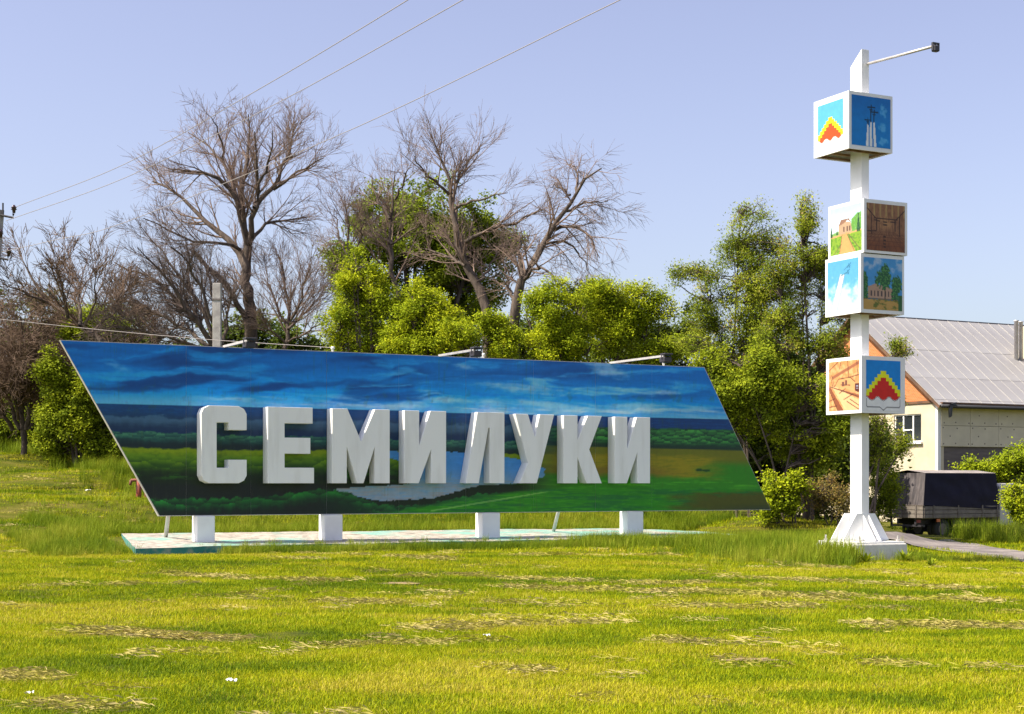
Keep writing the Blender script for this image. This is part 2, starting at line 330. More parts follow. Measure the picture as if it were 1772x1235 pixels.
# painted landscape, colours as painted
def mural(x, y):
    yh = 698 + (x - 180) * .0257; v = y - yh
    C = lambda *c: np.array(c, float)
    mixc = lambda a, b, t: a + (b - a) * np.clip(t, 0, 1)[..., None]
    wx = (pfbm(x / 120, y / 60, 5, 3) - .5); wy = (pfbm(x / 90, y / 40, 6, 3) - .5)
    n1 = pfbm(x / 150 + wx * .8, (v + x * .05) / 17 + wy * .8, 1, 5, .5); n2 = pfbm(x / 260 + 9 + wx * .4, (v + .09 * x) / 36 + wy * .3, 2, 4, .42); n5 = pfbm(x / 90, (v - .05 * x) / 7, 8, 4, .5)
    n3 = pfbm(x / 14, y / 7, 41, 4); n4 = pfbm(x / 60, y / 10, 61, 4); brush = pfbm(x / 30, y / 2.2, 15, 3)
    sk = np.zeros(x.shape + (3,)) + C(0, 92, 166)
    sk = mixc(sk, C(0, 126, 200), sst(-80, -25, v)); sk = mixc(sk, C(72, 152, 212), sst(-28, -3, v))
    sk = mixc(sk, C(0, 56, 116), sst(.45, .72, n2) * sst(2, -34, v) * (.95 - .35 * sst(700, 900, x)))
    sk = mixc(sk, C(10, 134, 204), sst(.52, .8, n1) * .6 * sst(-2, -20, v))
    sk = mixc(sk, C(0, 70, 136), sst(.5, .28, n5) * .22 * sst(-10, -30, v))
    ws = sst(.5, .85, n1 * .7 + n5 * .3) * (.18 + .82 * sst(560, 800, x)) * (.25 + .75 * sst(-100, -20, v)) * sst(1280, 1120, x + 0 * v)
    sk = mixc(sk, C(160, 188, 216), ws * .8)
    sk = mixc(sk, C(160, 182, 212), sst(.4, .8, n5) * sst(-30, -12, v) * sst(6, -8, v) * .65 * sst(300, 430, x))
    for cx, cy, rx, ry, sl in ((205, 634, 26, 8, .35), (1052, 640, 40, 14, .25), (945, 700, 70, 7, .1), (900, 672, 90, 9, .1), (1105, 702, 50, 7, 0), (1150, 679, 30, 5, 0), (800, 634, 22, 6, .2), (700, 702, 44, 6, 0), (775, 692, 56, 6, .05)):
        d = ((x - cx) / rx) ** 2 + ((y - cy - (x - cx) * sl) / ry) ** 2 + (n5 - .5) * 1.6 + (n3 - .5) * .8
        sk = mixc(sk, C(172, 194, 220), sst(1.3, -.4, d) * (.6 if cx > 300 else .35))
    # land: blue distance, hazy hills, forest belts
    rg = sst(880, 1010, x); lf = 1 - rg; cr1 = crowns(x / 13, y / 6, 3); cr2 = crowns(x / 20, y / 10, 4); cr3 = crowns(x / 24, y / 12, 6)
    wv = (n4 - .5) * 9 + (pfbm(x / 18, x * 0, 7, 3) - .5) * 5
    ld = np.zeros(x.shape + (3,)) + C(8, 54, 100); ld = mixc(ld, C(20, 44, 70), sst(8, 30, v)); ld = mixc(ld, C(4, 74, 128), sst(.5, .75, brush) * .4 * sst(22, 6, v))
    ld = mixc(ld, C(58, 92, 120), sst(19, 22, v + wv) * sst(44, 24, v + wv) * .75 * lf); ld = mixc(ld, C(10, 38, 72), sst(34, 46, v + wv) * lf)
    ld = mixc(ld, C(20, 60, 60), sst(47, 49, v + wv) * lf); ld = mixc(ld, C(66, 126, 92), sst(47, 49, v + wv) * sst(66, 50, v + wv) * cr1 * lf)
    ld = mixc(ld, C(12, 30, 36), sst(56, 70, v + wv) * lf)
    top = 74 - 6 * sst(350, 700, x) + (pfbm(x / 26, y * 0, 77, 3) - .5) * 7
    ld = mixc(ld, C(106, 126, 4), sst(top, top + 2.5, v) * lf); ld = mixc(ld, C(60, 94, 6), sst(top + 4, top + 18, v + (n3 - .5) * 10) * lf)
    ld = mixc(ld, C(30, 62, 10), sst(top + 14, top + 30, v) * lf); ld = mixc(ld, C(96, 130, 10), sst(top + 8, top + 14, v) * sst(top + 46, top + 22, v) * cr2 * .9 * lf)
    ld = mixc(ld, C(12, 28, 16), sst(top + 30, top + 50, v + (n3 - .5) * 8) * lf); ld = mixc(ld, C(40, 96, 20), sst(top + 32, top + 40, v) * sst(top + 66, top + 46, v) * cr2 * sst(.45, .6, n4) * lf)
    rgt = np.zeros(x.shape + (3,)) + C(6, 48, 98); rgt = mixc(rgt, C(2, 70, 126), sst(.5, .75, brush) * .35)
    rgt = mixc(rgt, C(14, 50, 34), sst(17, 20, v + wv * .5)); rgt = mixc(rgt, C(62, 142, 58), sst(17, 21, v + wv * .4) * cr1 * sst(52, 38, v)); rgt = mixc(rgt, C(20, 44, 34), sst(42, 52, v + wv * .3))
    rgt = mixc(rgt, C(92, 94, 18), sst(52, 54, v)); rgt = mixc(rgt, C(126, 114, 12), sst(60, 70, v + wv * .6) * sst(1266, 1200, x + (n4 - .5) * 60)); rgt = mixc(rgt, C(86, 96, 10), sst(.5, .75, brush) * .5 * sst(54, 60, v))
    rgt = mixc(rgt, C(104, 86, 24), sst(82, 92, v + wv * .6) * sst(1200, 1110, x) * .8)
    rgt = mixc(rgt, C(40, 112, 18), np.maximum(sst(96, 108, v + wv * .7), sst(1190, 1270, x + (n4 - .5) * 50) * sst(68, 84, v))); rgt = mixc(rgt, C(74, 156, 30), sst(.5, .8, pfbm(x / 60, y / 4, 90)) * sst(96, 112, v) * .75)
    ld = mixc(ld, rgt, rg)
    def inpoly(pts):
        ins = np.zeros(x.shape, bool); q = pts[-1]; xx = x + (n3 - .5) * 6; yy = y + (n3 - .5) * 3
        for p in pts:
            c = (p[1] > yy) != (q[1] > yy); ins ^= c & (xx < (q[0] - p[0]) * (yy - p[1]) / ((q[1] - p[1]) or 1e-9) + p[0]); q = p
        return ins.astype(float)
    lake = inpoly([(572, 846), (640, 841), (700, 839), (730, 826), (722, 806), (668, 790), (668, 779), (720, 784), (760, 780), (850, 786), (905, 796), (946, 812), (938, 826), (905, 836), (830, 840), (790, 850), (748, 862), (660, 867), (622, 860)])
    lc = mixc(C(56, 118, 174) + 0 * ld, C(116, 136, 154), sst(800, 850, y)); lc = mixc(lc, C(132, 118, 116), sst(.45, .8, pfbm(x / 80, y / 3, 51)) * .6 * sst(820, 845, y)); lc = mixc(lc, C(60, 132, 190), sst(.5, .8, brush) * .35)
    ld = mixc(ld, lc, lake)
    ft = 862 - 14 * np.exp(-((x - 560) / 70) ** 2) - 2 * sst(300, 480, x) + 14 * sst(590, 660, x) - 22 * sst(700, 860, x) + (pfbm(x / 13, y * 0, 13, 3) - .5) * 9; lw = sst(960, 800, x)
    ld = mixc(ld, C(14, 22, 24), sst(832, 842, y) * (1 - lake) * sst(690, 560, x))
    fg = mixc(C(8, 40, 24) + 0 * ld, C(30, 124, 44), cr3 * sst(ft + 26, ft + 2, y)); ld = mixc(ld, fg, sst(ft, ft + 1.5, y) * lw); ld = mixc(ld, C(12, 22, 22), sst(ft + 14, ft + 30, y + (n3 - .5) * 10) * sst(640, 520, x))
    md = mixc(C(34, 112, 16) + 0 * ld, C(22, 90, 36), sst(.4, .7, pfbm(x / 110, y / 6, 33))); md = mixc(md, C(64, 140, 24), sst(.52, .8, brush) * .5); ml = 893 - sst(560, 980, x) * 50; ld = mixc(ld, md, sst(ml - 2, ml + 6, y))
    ld = mixc(ld, C(66, 70, 16), sst(1130, 1230, x + (n4 - .5) * 90) * sst(848, 858, y + (brush - .5) * 12)); ld = mixc(ld, C(44, 56, 40), sst(1200, 1330, x) * sst(868, 884, y))
    dl = np.abs((y - 884) - (x - 745) * -.165); ld = mixc(ld, C(130, 170, 90), sst(1.8, .4, dl) * (x > 745) * sst(962, 930, x) * .7)
    for cx, cy in ((1210, 813), (1222, 814)): ld = mixc(ld, C(26, 60, 20), sst(1.2, .6, ((x - cx) / 7) ** 2 + ((y - cy) / 2.4) ** 2))
    out = np.where((v < 0)[..., None], sk, ld)
    rust = sst(.62, .8, pfbm(x / 16, y / 20, 71, 4)) * sst(650, 690, y) * sst(725, 695, y) * .2 + sst(.62, .8, pfbm(x / 2.4, y / 70, 72, 3)) * .2 * sst(.5, .75, pfbm(x / 80, y / 60, 73))
    out = mixc(out, C(74, 84, 36), rust)
    return np.clip(lin(np.clip(out, 0, 255)) * 1.75 + .003, 0, .9)
uL = lambda z: TL[0] + (BL[0] - TL[0]) * (ztop(TL[0]) - z) / (TL[1] - z0)
def uRz(z): return TR[0] + (BR[0] - TR[0]) * (TR[1] - z) / (TR[1] - z0)
seams = [float(bplane(s, 700)[0]) for s in (322, 434, 565, 690, 806, 923, 1030, 1128)]
edges = [None] + seams + [None]
NZ = 150
for i in range(len(edges) - 1):
    wpx = 90; a, b = edges[i], edges[i + 1]
    NU = 140 if (a is None or b is None) else int(max(50, (b - a) * 42))
    s = np.linspace(0, 1, NZ)[:, None]; t = np.linspace(0, 1, NU)[None, :]
    zc = z0 + s * (TL[1] - z0)
    lo_ = (uL(zc) + .012) if a is None else np.full_like(zc, a + .0015)
    hi_ = uRz(np.minimum(zc, ztop(8))) - .012 if b is None else np.full_like(zc, b - .0015)
    U = lo_ + (hi_ - lo_) * t; Z = z0 + .012 + s * (ztop(U) - .024 - z0)
    px, py = bpix(U, Z); c = mural(px, py)
    wob = (fbm(U * .9, Z * .9, 200 + i, 2) - .5) * .006
    v = np.stack([U, -.004 - .002 * (i % 2) + wob * 0, Z], -1).reshape(-1, 3); ii = np.arange(NZ * NU).reshape(NZ, NU)
    f = np.stack([ii[:-1, :-1], ii[:-1, 1:], ii[1:, 1:], ii[1:, :-1]], -1).reshape(-1, 4)
    obj('painted_panel', quads_mesh('painted_panel', v, f, M_mural, False, None, c.reshape(-1, 3)), None, sign)
MB().prism([TL, BL, BR, TR], .11).build('backing_frame', M_trim, sign)
mb = MB()
for u in np.arange(0.4, BR[0] - 1, 1.9): mb.box(u, u + .06, .113, .19, z0 + .05, ztop(u) - .15)
mb.box(.3, TR[0] - .2, .192, .25, z0 + .9, z0 + .96); mb.box(-.4, TR[0] - .2, .192, .25, z0 + 2.4, z0 + 2.46)
mb.build('back_rail', M_rust, sign)
# letters: outlines in a unit cell, x right, y up
def rc(pts, rad=.0):
    return pts
C_ = [(.17, 0), (.82, 0), (.94, .035), (1, .1), (1, .305), (.6, .305), (.6, .2), (.335, .2), (.335, .785), (.6, .785), (.6, .69), (1, .69), (1, .9), (.94, .965), (.82, 1), (.17, 1), (.05, .965), (0, .9), (0, .1), (.05, .035)]
E_ = [(0, 0), (1, 0), (1, .205), (.36, .205), (.36, .39), (.92, .39), (.92, .6), (.36, .6), (.36, .79), (.97, .79), (.97, 1), (0, 1)]
MM = [(0, 0), (.25, 0), (.25, .49), (.43, 0), (.54, 0), (.735, .49), (.735, 0), (1, 0), (1, 1), (.74, 1), (.5, .565), (.26, 1), (0, 1)]
I_ = [(0, 0), (.34, 0), (.64, .47), (.64, 0), (1, 0), (1, 1), (.62, 1), (.35, .52), (.35, 1), (0, 1)]
L_ = [(0, 0), (.335, 0), (.585, .78), (.62, .78), (.62, 0), (1, 0), (1, 1), (.3, 1)]
U_ = [(.1, 0), (.55, 0), (1, 1), (.63, 1), (.5, .67), (.32, 1), (0, 1), (.32, .29)]
K_ = [(0, 0), (.36, 0), (.36, .38), (.6, 0), (1, 0), (.67, .5), (1, 1), (.63, 1), (.36, .64), (.36, 1), (0, 1)]
LD = .33
for pts, xa, xb, yt in ((C_, 348.5, 427, 702), (E_, 463.5, 543.5, 704.5), (MM, 575, 674.5, 707.5), (I_, 700, 772, 710.5), (L_, 806, 873, 713), (U_, 892, 959, 716.5), (K_, 975.5, 1041.5, 719), (I_, 1064, 1125, 721.5)):
    u0, zt = [float(q) for q in bplane(xa, yt, LD)]; u1 = float(bplane(xb, yt, LD)[0]); zb = float(bplane((xa + xb) / 2, 836, LD)[1])
    zt = float(bplane((xa + xb) / 2, yt, LD)[1])
    q = [(u0 + a * (u1 - u0), zb + b * (zt - zb)) for a, b in pts]
    lm = MB().prism(q, LD - .008, Matrix.Translation((0, -LD, 0))).build('letter', M_letter, sign)
    bv = lm.modifiers.new('edge', 'BEVEL'); bv.width = .006; bv.segments = 2; bv.limit_method = 'ANGLE'
# legs, props, floodlights
for xa, xb in ((341, 372), (562, 593), (835, 865.5), (1086, 1113.5)):
    u0 = float(bplane(xa, 900, .15)[0]); u1 = float(bplane(xb, 900, .15)[0]); wy = .3
    MB().box(u0, u1, -.15, .22, .1, z0 - .003, c=.012).build('leg', M_white, sign)
for xt, yt, xb_, yb in ((296, 893, 287, 912), (975, 884, 958, 914)):
    ut = float(bplane(xt, yt, -.3)[0]); ub = float(bplane(xb_, yb, -1.6)[0])
    MB().tube([(ut, .3, z0 + .5), (ub, 1.7, .3)], .045, 8).build('brace', M_alu, sign, True)
for xa, ln, ya in ((389, 1.55, 597.5), (762, 1.75, 614), (1058, 2.3, 629)):
    u = float(bplane(xa, 600)[0]); z = ztop(u)
    arm = MB().box(u - .025, u + .025, -ln, .06, z - .02 + .005, z + .035).build('lamp_arm', M_alu, sign)
    arm2 = MB().box(u - .12, u + .12, -ln - .2, -ln - .003, z + .02, z + .06, c=.01).box(u - .11, u + .11, -ln - .16, -ln + .05, z - .15, z - .02, c=.02).tube([(u - .12, -ln - .08, z - .08), (u - .12, -ln - .08, z + .03)], .012, 6).tube([(u + .12, -ln - .08, z - .08), (u + .12, -ln - .08, z + .03)], .012, 6)
    fl = arm2.build('floodlight', M_dark, arm)
for xk in (577, 838, 1150):
    u = float(bplane(xk, 600)[0]); z = ztop(u)
    MB().tube([(u, .04, z - .02), (u, .04, z + .05), (u, .04, z + .07), (u, .04, z + .11)], [.03, .03, .05, .035], 8).build('insulator', M_white, sign, True)

# concrete strip under the board
NUs, NVs = 150, 24
uu = np.linspace(0, 1, NUs)[:, None]; vv = np.linspace(0, 1, NVs)[None, :]
ulo = -.80 + .66 * vv; uhi = 15.3 - .9 * vv
U = ulo + (uhi - ulo) * uu; Yl = -1.17 + (2.57 + 1.17) * vv + (fbm(U * 1.3, vv * 3, 7, 4) - .5) * .22 * (np.abs(vv - .5) * 2) ** 4 - 0 * U
Yl = Yl * (1 - .55 * sst(.86, 1, uu)) + .2 * sst(.86, 1, uu)
Z = .394 + (.17 - .07 * uu) * vv - .05 * sst(.9, 1, uu) + (fbm(U * 1.2, Yl * 2.5, 8, 4) - .5) * .05
top = np.stack([U, Yl, Z], -1)
def slab_mat():
    m = mat('whitewashed_concrete', (.46, .42, .37), .9, c2=(.2, .175, .15), scale=5, detail=8, lo=.4, hi=.7, bump=.9, bscale=18)
    n = m.node_tree.nodes; l = m.node_tree.links; b = n['Principled BSDF']; ramp = b.inputs['Base Color'].links[0].from_socket
    tc = n.new('ShaderNodeTexCoord'); t = n.new('ShaderNodeTexNoise'); t.inputs['Scale'].default_value = 1.1; t.inputs['Detail'].default_value = 7; l.new(tc.outputs['Object'], t.inputs['Vector'])
    sp = n.new('ShaderNodeSeparateXYZ'); l.new(tc.outputs['Object'], sp.inputs[0])
    ma = n.new('ShaderNodeMath'); ma.operation = 'MULTIPLY_ADD'; l.new(sp.outputs['X'], ma.inputs[0]); ma.inputs[1].default_value = .012; l.new(t.outputs['Fac'], ma.inputs[2])
    r = n.new('ShaderNodeValToRGB'); r.color_ramp.elements[0].position = .55; r.color_ramp.elements[1].position = .7; l.new(ma.outputs[0], r.inputs['Fac'])
    mx = n.new('ShaderNodeMix'); mx.data_type = 'RGBA'; l.new(r.outputs[0], mx.inputs[0]); l.new(ramp, mx.inputs[6]); mx.inputs[7].default_value = (.2, .4, .35, 1); l.new(mx.outputs[2], b.inputs['Base Color'])
    return m
M_slab = slab_mat(); M_teal = mat('teal_paint', (.03, .2, .19), .8, c2=(.25, .3, .26), scale=7, lo=.45, hi=.75, bump=.5)
pl = empty('concrete_plinth', sgn(0, 0, 0), TH, 'long low whitewashed concrete strip with teal edges under the sign board', 'plinth')
ii = np.arange(NUs * NVs).reshape(NUs, NVs)
obj('top', quads_mesh('top', top.reshape(-1, 3), np.stack([ii[:-1, :-1], ii[1:, :-1], ii[1:, 1:], ii[:-1, 1:]], -1).reshape(-1, 4), M_slab, True), None, pl)
ring = np.concatenate([top[:, 0], top[-1, 1:], top[::-1, -1][1:], top[0, ::-1][1:]]); nr = len(ring)
low = ring.copy(); low[:, 2] -= .32 + .02 * np.sin(np.arange(nr)); low[:, :2] += (rng.random((nr, 2)) - .5) * .02
obj('edge', quads_mesh('edge', np.concatenate([ring, low]), np.array([(i, i + 1, i + 1 + nr, i + nr) for i in range(nr - 1)]), M_teal), None, pl)
# ---------------------------------------------------------------- the pole with picture cubes
TP = R(27); YP = 32.8; pc, ps = math.cos(TP), math.sin(TP)
fx = (1491 - CX) / F * YP
PXc, PYc = fx + .1 * pc - .185 * ps, YP + .1 * ps + .185 * pc             # axis of the post
pole = empty('picture_cube_pole', (PXc, PYc, 0), TP, 'tall white square pole carrying four white cubes with painted pictures', 'pole')
zz = lambda y, Y=YP: CZ + (HY - y) / F * Y
zt1, zt2 = zz(84, 32.8), zz(116, 33.1)
ZB = zz(936)                                                               # top of the base plate
mb = MB(); hx, hy = .1, .185
mb.add([(-hx, -hy, ZB), (hx, -hy, ZB), (hx, hy, ZB), (-hx, hy, ZB), (-hx, -hy, zt1), (hx, -hy, zt1), (hx, hy, zt2), (-hx, hy, zt2)], [(0, 1, 2, 3), (4, 5, 6, 7), (0, 1, 5, 4), (1, 2, 6, 5), (2, 3, 7, 6), (3, 0, 4, 7)])
post = mb.build('post', M_white, pole)
bv = post.modifiers.new('edge', 'BEVEL'); bv.width = .008; bv.segments = 2

def grid_uv(nu=72, nv=72):
    v, u = np.meshgrid(np.linspace(0, 1, nv), np.linspace(0, 1, nu), indexing='ij'); return u, v
def mixc(a, b, t): return a + (np.array(b, float) - a) * np.clip(t, 0, 1)[..., None]
def poly(u, v, pts):
    ins = np.zeros(u.shape, bool); q = pts[-1]
    for p in pts:
        c = (p[1] > v) != (q[1] > v); ins ^= c & (u < (q[0] - p[0]) * (v - p[1]) / ((q[1] - p[1]) or 1e-9) + p[0]); q = p
    return ins.astype(float)
def seg(u, v, a, b, w):
    ax, ay = a; bx, by = b; t = np.clip(((u - ax) * (bx - ax) + (v - ay) * (by - ay)) / ((bx - ax) ** 2 + (by - ay) ** 2), 0, 1)
    return sst(w, w * .4, np.hypot(u - ax - t * (bx - ax), v - ay - t * (by - ay)))
def flat(u, c): return np.zeros(u.shape + (3,)) + np.array(c, float)
def pic_emblem(shield):
    def f(u, v):
        c = flat(u, (0, 112, 184) if shield else (84, 168, 216)); k = np.floor(np.abs(u - .5) / (1 / 12.))  # without the shield, blue and red are paler: sun glare put into the colour
        yt = (.2 if shield else .34) + k * (.072 if shield else .068); 
        c = mixc(c, (246, 236, 16), (v > yt) * 1.); c = mixc(c, (178, 26, 18) if shield else (232, 76, 26), (v > yt + .14) * 1.)
        w = (.75 if shield else .85) + .035 * np.cos((u - .5) * 2 * math.pi * 3 + math.pi) * -1
        wh = (214, 214, 214); c = mixc(c, wh, (v > w) * 1.)
        if shield:
            c = mixc(c, (90, 90, 90), (np.abs(v - w - .01) < .007) * 1.)
            for a, b in (((.01, .76), (.01, .9)), ((.99, .76), (.99, .9)), ((.01, .9), (.04, .925)), ((.99, .9), (.96, .925)), ((.04, .925), (.4, .925)), ((.96, .925), (.6, .925)), ((.4, .925), (.5, .985)), ((.6, .925), (.5, .985))): c = mixc(c, (60, 60, 62), seg(u, v, a, b, .011))
        return c
    return f
def plane(c, u, v, x, y, s, colr, tilt=0.):
    for a, b, w in (((-1, .1), (1, -.1), .22), ((0, -.5), (0, .9), .16), ((-.4, .55), (.4, .5), .16)):
        r = lambda p: (x + s * (p[0] * math.cos(tilt) - p[1] * math.sin(tilt)), y + s * (p[0] * math.sin(tilt) + p[1] * math.cos(tilt)))
        c = mixc(c, colr, seg(u, v, r(a), r(b), w * s))
    return c
def pic_monument(u, v):
    c = flat(u, (0, 104, 172)); c = mixc(c, (0, 80, 148), sst(.6, 0, v) * .6)
    for x, y, a, b in ((.82, .25, .09, .16), (.78, .6, .12, .09), (.8, .88, .13, .1)): c = mixc(c, (110, 165, 205), sst(1.2, 0, ((u - x) / a) ** 2 + ((v - y) / b) ** 2 + (pfbm(u * 9, v * 9, 3) - .5) * 2) * .6)
    for x0, x1, t in ((.42, .4, .55), (.49, .49, .5), (.57, .6, .5)): c = mixc(c, (196, 200, 208), poly(u, v, [(x0 - .02, t), (x0 + .02, t), (x1 + .035, 1), (x1 - .035, 1)]))
    c = mixc(c, (8, 40, 66), seg(u, v, (.49, .26), (.49, .5), .018)); c = mixc(c, (8, 40, 66), seg(u, v, (.57, .34), (.57, .5), .018)); c = mixc(c, (8, 40, 66), seg(u, v, (.42, .5), (.42, .56), .018))
    for x, y, s in ((.5, .21, .09), (.58, .3, .09), (.41, .47, .07)): c = plane(c, u, v, x, y, s, (4, 38, 58), .05)
    return c
def pic_road_house(u, v):
    c = mixc(flat(u, (168, 206, 232)), (206, 226, 238), sst(0, .5, v)); n = pfbm(u * 14, v * 14, 4)
    c = mixc(c, (96, 150, 62), poly(u, v, [(.68, .3), (.85, .2), (1, .18), (1, .58), (.68, .58)]) * (.5 + n)); c = mixc(c, (116, 160, 84), poly(u, v, [(0, .55), (.3, .5), (.3, .62), (0, .62)]))
    c = mixc(c, (176, 148, 120), poly(u, v, [(.28, .38), (.5, .33), (.66, .36), (.7, .55), (.66, .6), (.36, .6), (.28, .56)])); c = mixc(c, (140, 104, 84), poly(u, v, [(.26, .4), (.34, .28), (.6, .27), (.68, .38), (.56, .3), (.44, .36)]))
    for x in (.42, .53, .61): c = mixc(c, (92, 66, 56), poly(u, v, [(x, .44), (x + .04, .44), (x + .04, .54), (x, .54)]))
    c = mixc(c, (126, 160, 44), (v > .62 - .06 * (u > .5)) * 1.); c = mixc(c, (84, 128, 36), sst(.5, .7, n) * (v > .62))
    c = mixc(c, (198, 152, 104), poly(u, v, [(.0, .6), (1, .55), (1, .58), (0, .64)])); c = mixc(c, (200, 150, 92), poly(u, v, [(.38, .6), (.53, .6), (.82, 1.01), (.28, 1.01)]))
    for a, b in (((.38, .6), (.3, 1)), ((.54, .6), (.78, 1)), ((.36, .8), (.1, 1)), ((.58, .6), (.95, .97))): c = mixc(c, (104, 88, 62), seg(u, v, a, b, .012))
    for x, w, t, b in ((.9, .06, .16, .6), (.03, .05, .35, .62), (.22, .03, .46, .58)): c = mixc(c, (30, 70, 44), poly(u, v, [(x, t), (x + w, b), (x - w, b)]) * (.6 + n * .6))
    return c
def pic_tunnel(u, v):
    c = mixc(flat(u, (120, 84, 58)), (104, 60, 34), sst(.55, .9, v)); vp = (.48, .5)
    c = mixc(c, (150, 112, 74), sst(.3, .05, np.abs(u - .48)) * sst(.6, .4, v) * sst(.2, .35, v) * .8); n = pfbm(u * 20, v * 6, 9)
    c = mixc(c, (72, 44, 30), sst(.45, .7, n) * .4); c = mixc(c, (160, 140, 84), sst(.75, .9, np.sin(u * 40) * .5 + .5) * sst(.22, .12, np.abs(v - .1)) * .55)
    for x in np.linspace(-.6, 1.6, 12): c = mixc(c, (70, 40, 28), seg(u, v, (x, 1), (vp[0] + (x - vp[0]) * .2, .58), .008) * .7)
    for y in (.64, .7, .78, .88): c = mixc(c, (66, 38, 26), seg(u, v, (0, y + .02), (1, y), .009) * .6)
    for a, b in (((0, .1), (.22, .3)), ((1, .1), (.78, .3)), ((.2, .31), (.8, .31)), ((0, .6), (.25, .58)), ((.12, .25), (.12, .64)), ((.26, .33), (.26, .56)), ((.74, .33), (.74, .56)), ((.86, .25), (.86, .66)), ((.2, .35), (.34, .37)), ((.76, .36), (.62, .37))): c = mixc(c, (46, 28, 24), seg(u, v, a, b, .016))
    for y in (.38, .44): c = mixc(c, (36, 24, 22), seg(u, v, (.44, y), (.52, y), .02))
    for y in (.68, .76, .83, .9): c = mixc(c, (46, 30, 24), poly(u, v, [(.44, y), (.5, y), (.5, y + .03), (.44, y + .03)]))
    return c
def pic_two_planes(u, v):
    n = pfbm(u * 3, v * 4, 21); c = mixc(flat(u, (86, 158, 206)), (178, 208, 226), sst(.35, .75, v + (n - .5) * .7))
    c = mixc(c, (214, 218, 222), poly(u, v, [(.42, .27), (.55, .27), (.28, 1), (.1, 1)]))
    for a, b in (((.47, .28), (.16, 1)), ((.51, .28), (.23, 1)), ((.42, .27), (.1, 1)), ((.56, .27), (.29, 1))): c = mixc(c, (130, 128, 130), seg(u, v, a, b, .009))
    for x, y in ((.7, .12), (.66, .24)): c = plane(c, u, v, x, y, .07, (44, 104, 134), -.5); 
    c = mixc(c, (60, 116, 140), seg(u, v, (.54, .2), (.68, .12), .012)); c = mixc(c, (60, 116, 140), seg(u, v, (.44, .3), (.64, .25), .014))
    return c
def pic_house_trees(u, v):
    n = pfbm(u * 16, v * 16, 31, 4); c = mixc(flat(u, (58, 124, 176)), (132, 156, 184), sst(.5, .75, pfbm(u * 4, v * 4, 8)) * sst(.5, .1, v))
    c = mixc(c, (150, 122, 104), poly(u, v, [(.12, .56), (.3, .5), (.85, .6), (.85, .8), (.12, .78)]));
    for x in np.linspace(.18, .72, 7): c = mixc(c, (66, 56, 56), poly(u, v, [(x, .64), (x + .035, .64), (x + .035, .74), (x, .74)]))
    for x, y, a, b in ((.52, .4, .2, .2), (.56, .25, .1, .14), (.4, .42, .12, .1), (.85, .5, .14, .18), (.82, .68, .1, .16), (.03, .5, .08, .25), (.03, .72, .09, .12)):
        d = ((u - x) / a) ** 2 + ((v - y) / b) ** 2 + (n - .5) * 1.7; c = mixc(c, (30, 74, 44), sst(1.05, .85, d)); c = mixc(c, (70, 122, 62), sst(1.05, .85, d) * sst(.48, .7, pfbm(u * 24, v * 24, 33)))
    c = mixc(c, (52, 50, 42), poly(u, v, [(.54, .6), (.57, .6), (.57, .8), (.54, .8)])); c = mixc(c, (156, 124, 66), (v > .79 + .02 * n) * 1.); c = mixc(c, (84, 92, 36), sst(.45, .65, pfbm(u * 5, v * 12, 12)) * (v > .8) * (u > .25)); c = mixc(c, (40, 46, 34), sst(.02, .0, np.abs(v - .79)) * .7)
    c = mixc(c, (38, 80, 44), (u > .9) * (v > .7) * 1.)
    return c
def pic_interior(u, v):
    n = pfbm(u * 9, v * 9, 44); c = mixc(flat(u, (196, 136, 84)), (214, 164, 112), sst(.35, .7, n))
    c = mixc(c, (136, 78, 50), poly(u, v, [(0, .52), (.06, .52), (.5, 1.01), (.3, 1.01)])); c = mixc(c, (220, 176, 128), poly(u, v, [(.1, .5), (.24, .52), (1, .82), (1, 1.01), (.55, 1.01)]))
    c = mixc(c, (150, 92, 62), poly(u, v, [(.2, .53), (1, .7), (1, .78), (.3, .57)])); c = mixc(c, (150, 94, 66), poly(u, v, [(.1, .3), (1, .02), (1, .09), (.12, .36)])); c = mixc(c, (206, 152, 100), poly(u, v, [(.2, .5), (.32, .36), (.7, .33), (.86, .42), (.84, .62)]))
    for a, b in (((0, .18), (.3, .02)), ((.62, 0), (.66, .34)), ((.92, 0), (.95, .32)), ((.2, .5), (.32, .36)), ((.32, .36), (.7, .34)), ((.7, .34), (.87, .44)), ((.06, .3), (.14, .52)), ((.1, .28), (.18, .5)), ((.04, .5), (.98, .74)), ((.0, .55), (.3, 1)), ((.35, .65), (.55, .56)), ((.5, .78), (.8, .68)), ((.7, .78), (1, .92)), ((.6, .82), (1, 1)), ((0, .8), (.2, .75)), ((0, .92), (.26, .9)), ((.4, .48), (.7, .5)), ((.36, .16), (.4, .02)), ((.7, .34), (1, .3))): c = mixc(c, (84, 48, 36), seg(u, v, a, b, .012))
    for x, y in ((.44, .42), (.54, .4)): c = mixc(c, (110, 70, 58), poly(u, v, [(x, y), (x + .07, y), (x + .07, y + .09), (x, y + .09)]))
    c = mixc(c, (84, 44, 40), poly(u, v, [(.86, .47), (1, .47), (1, .66), (.86, .62)])); 
    for y in (.52, .57): c = mixc(c, (150, 150, 170), poly(u, v, [(.9, y), (.97, y), (.97, y + .015), (.9, y + .015)]))
    return c
CS = 1.155
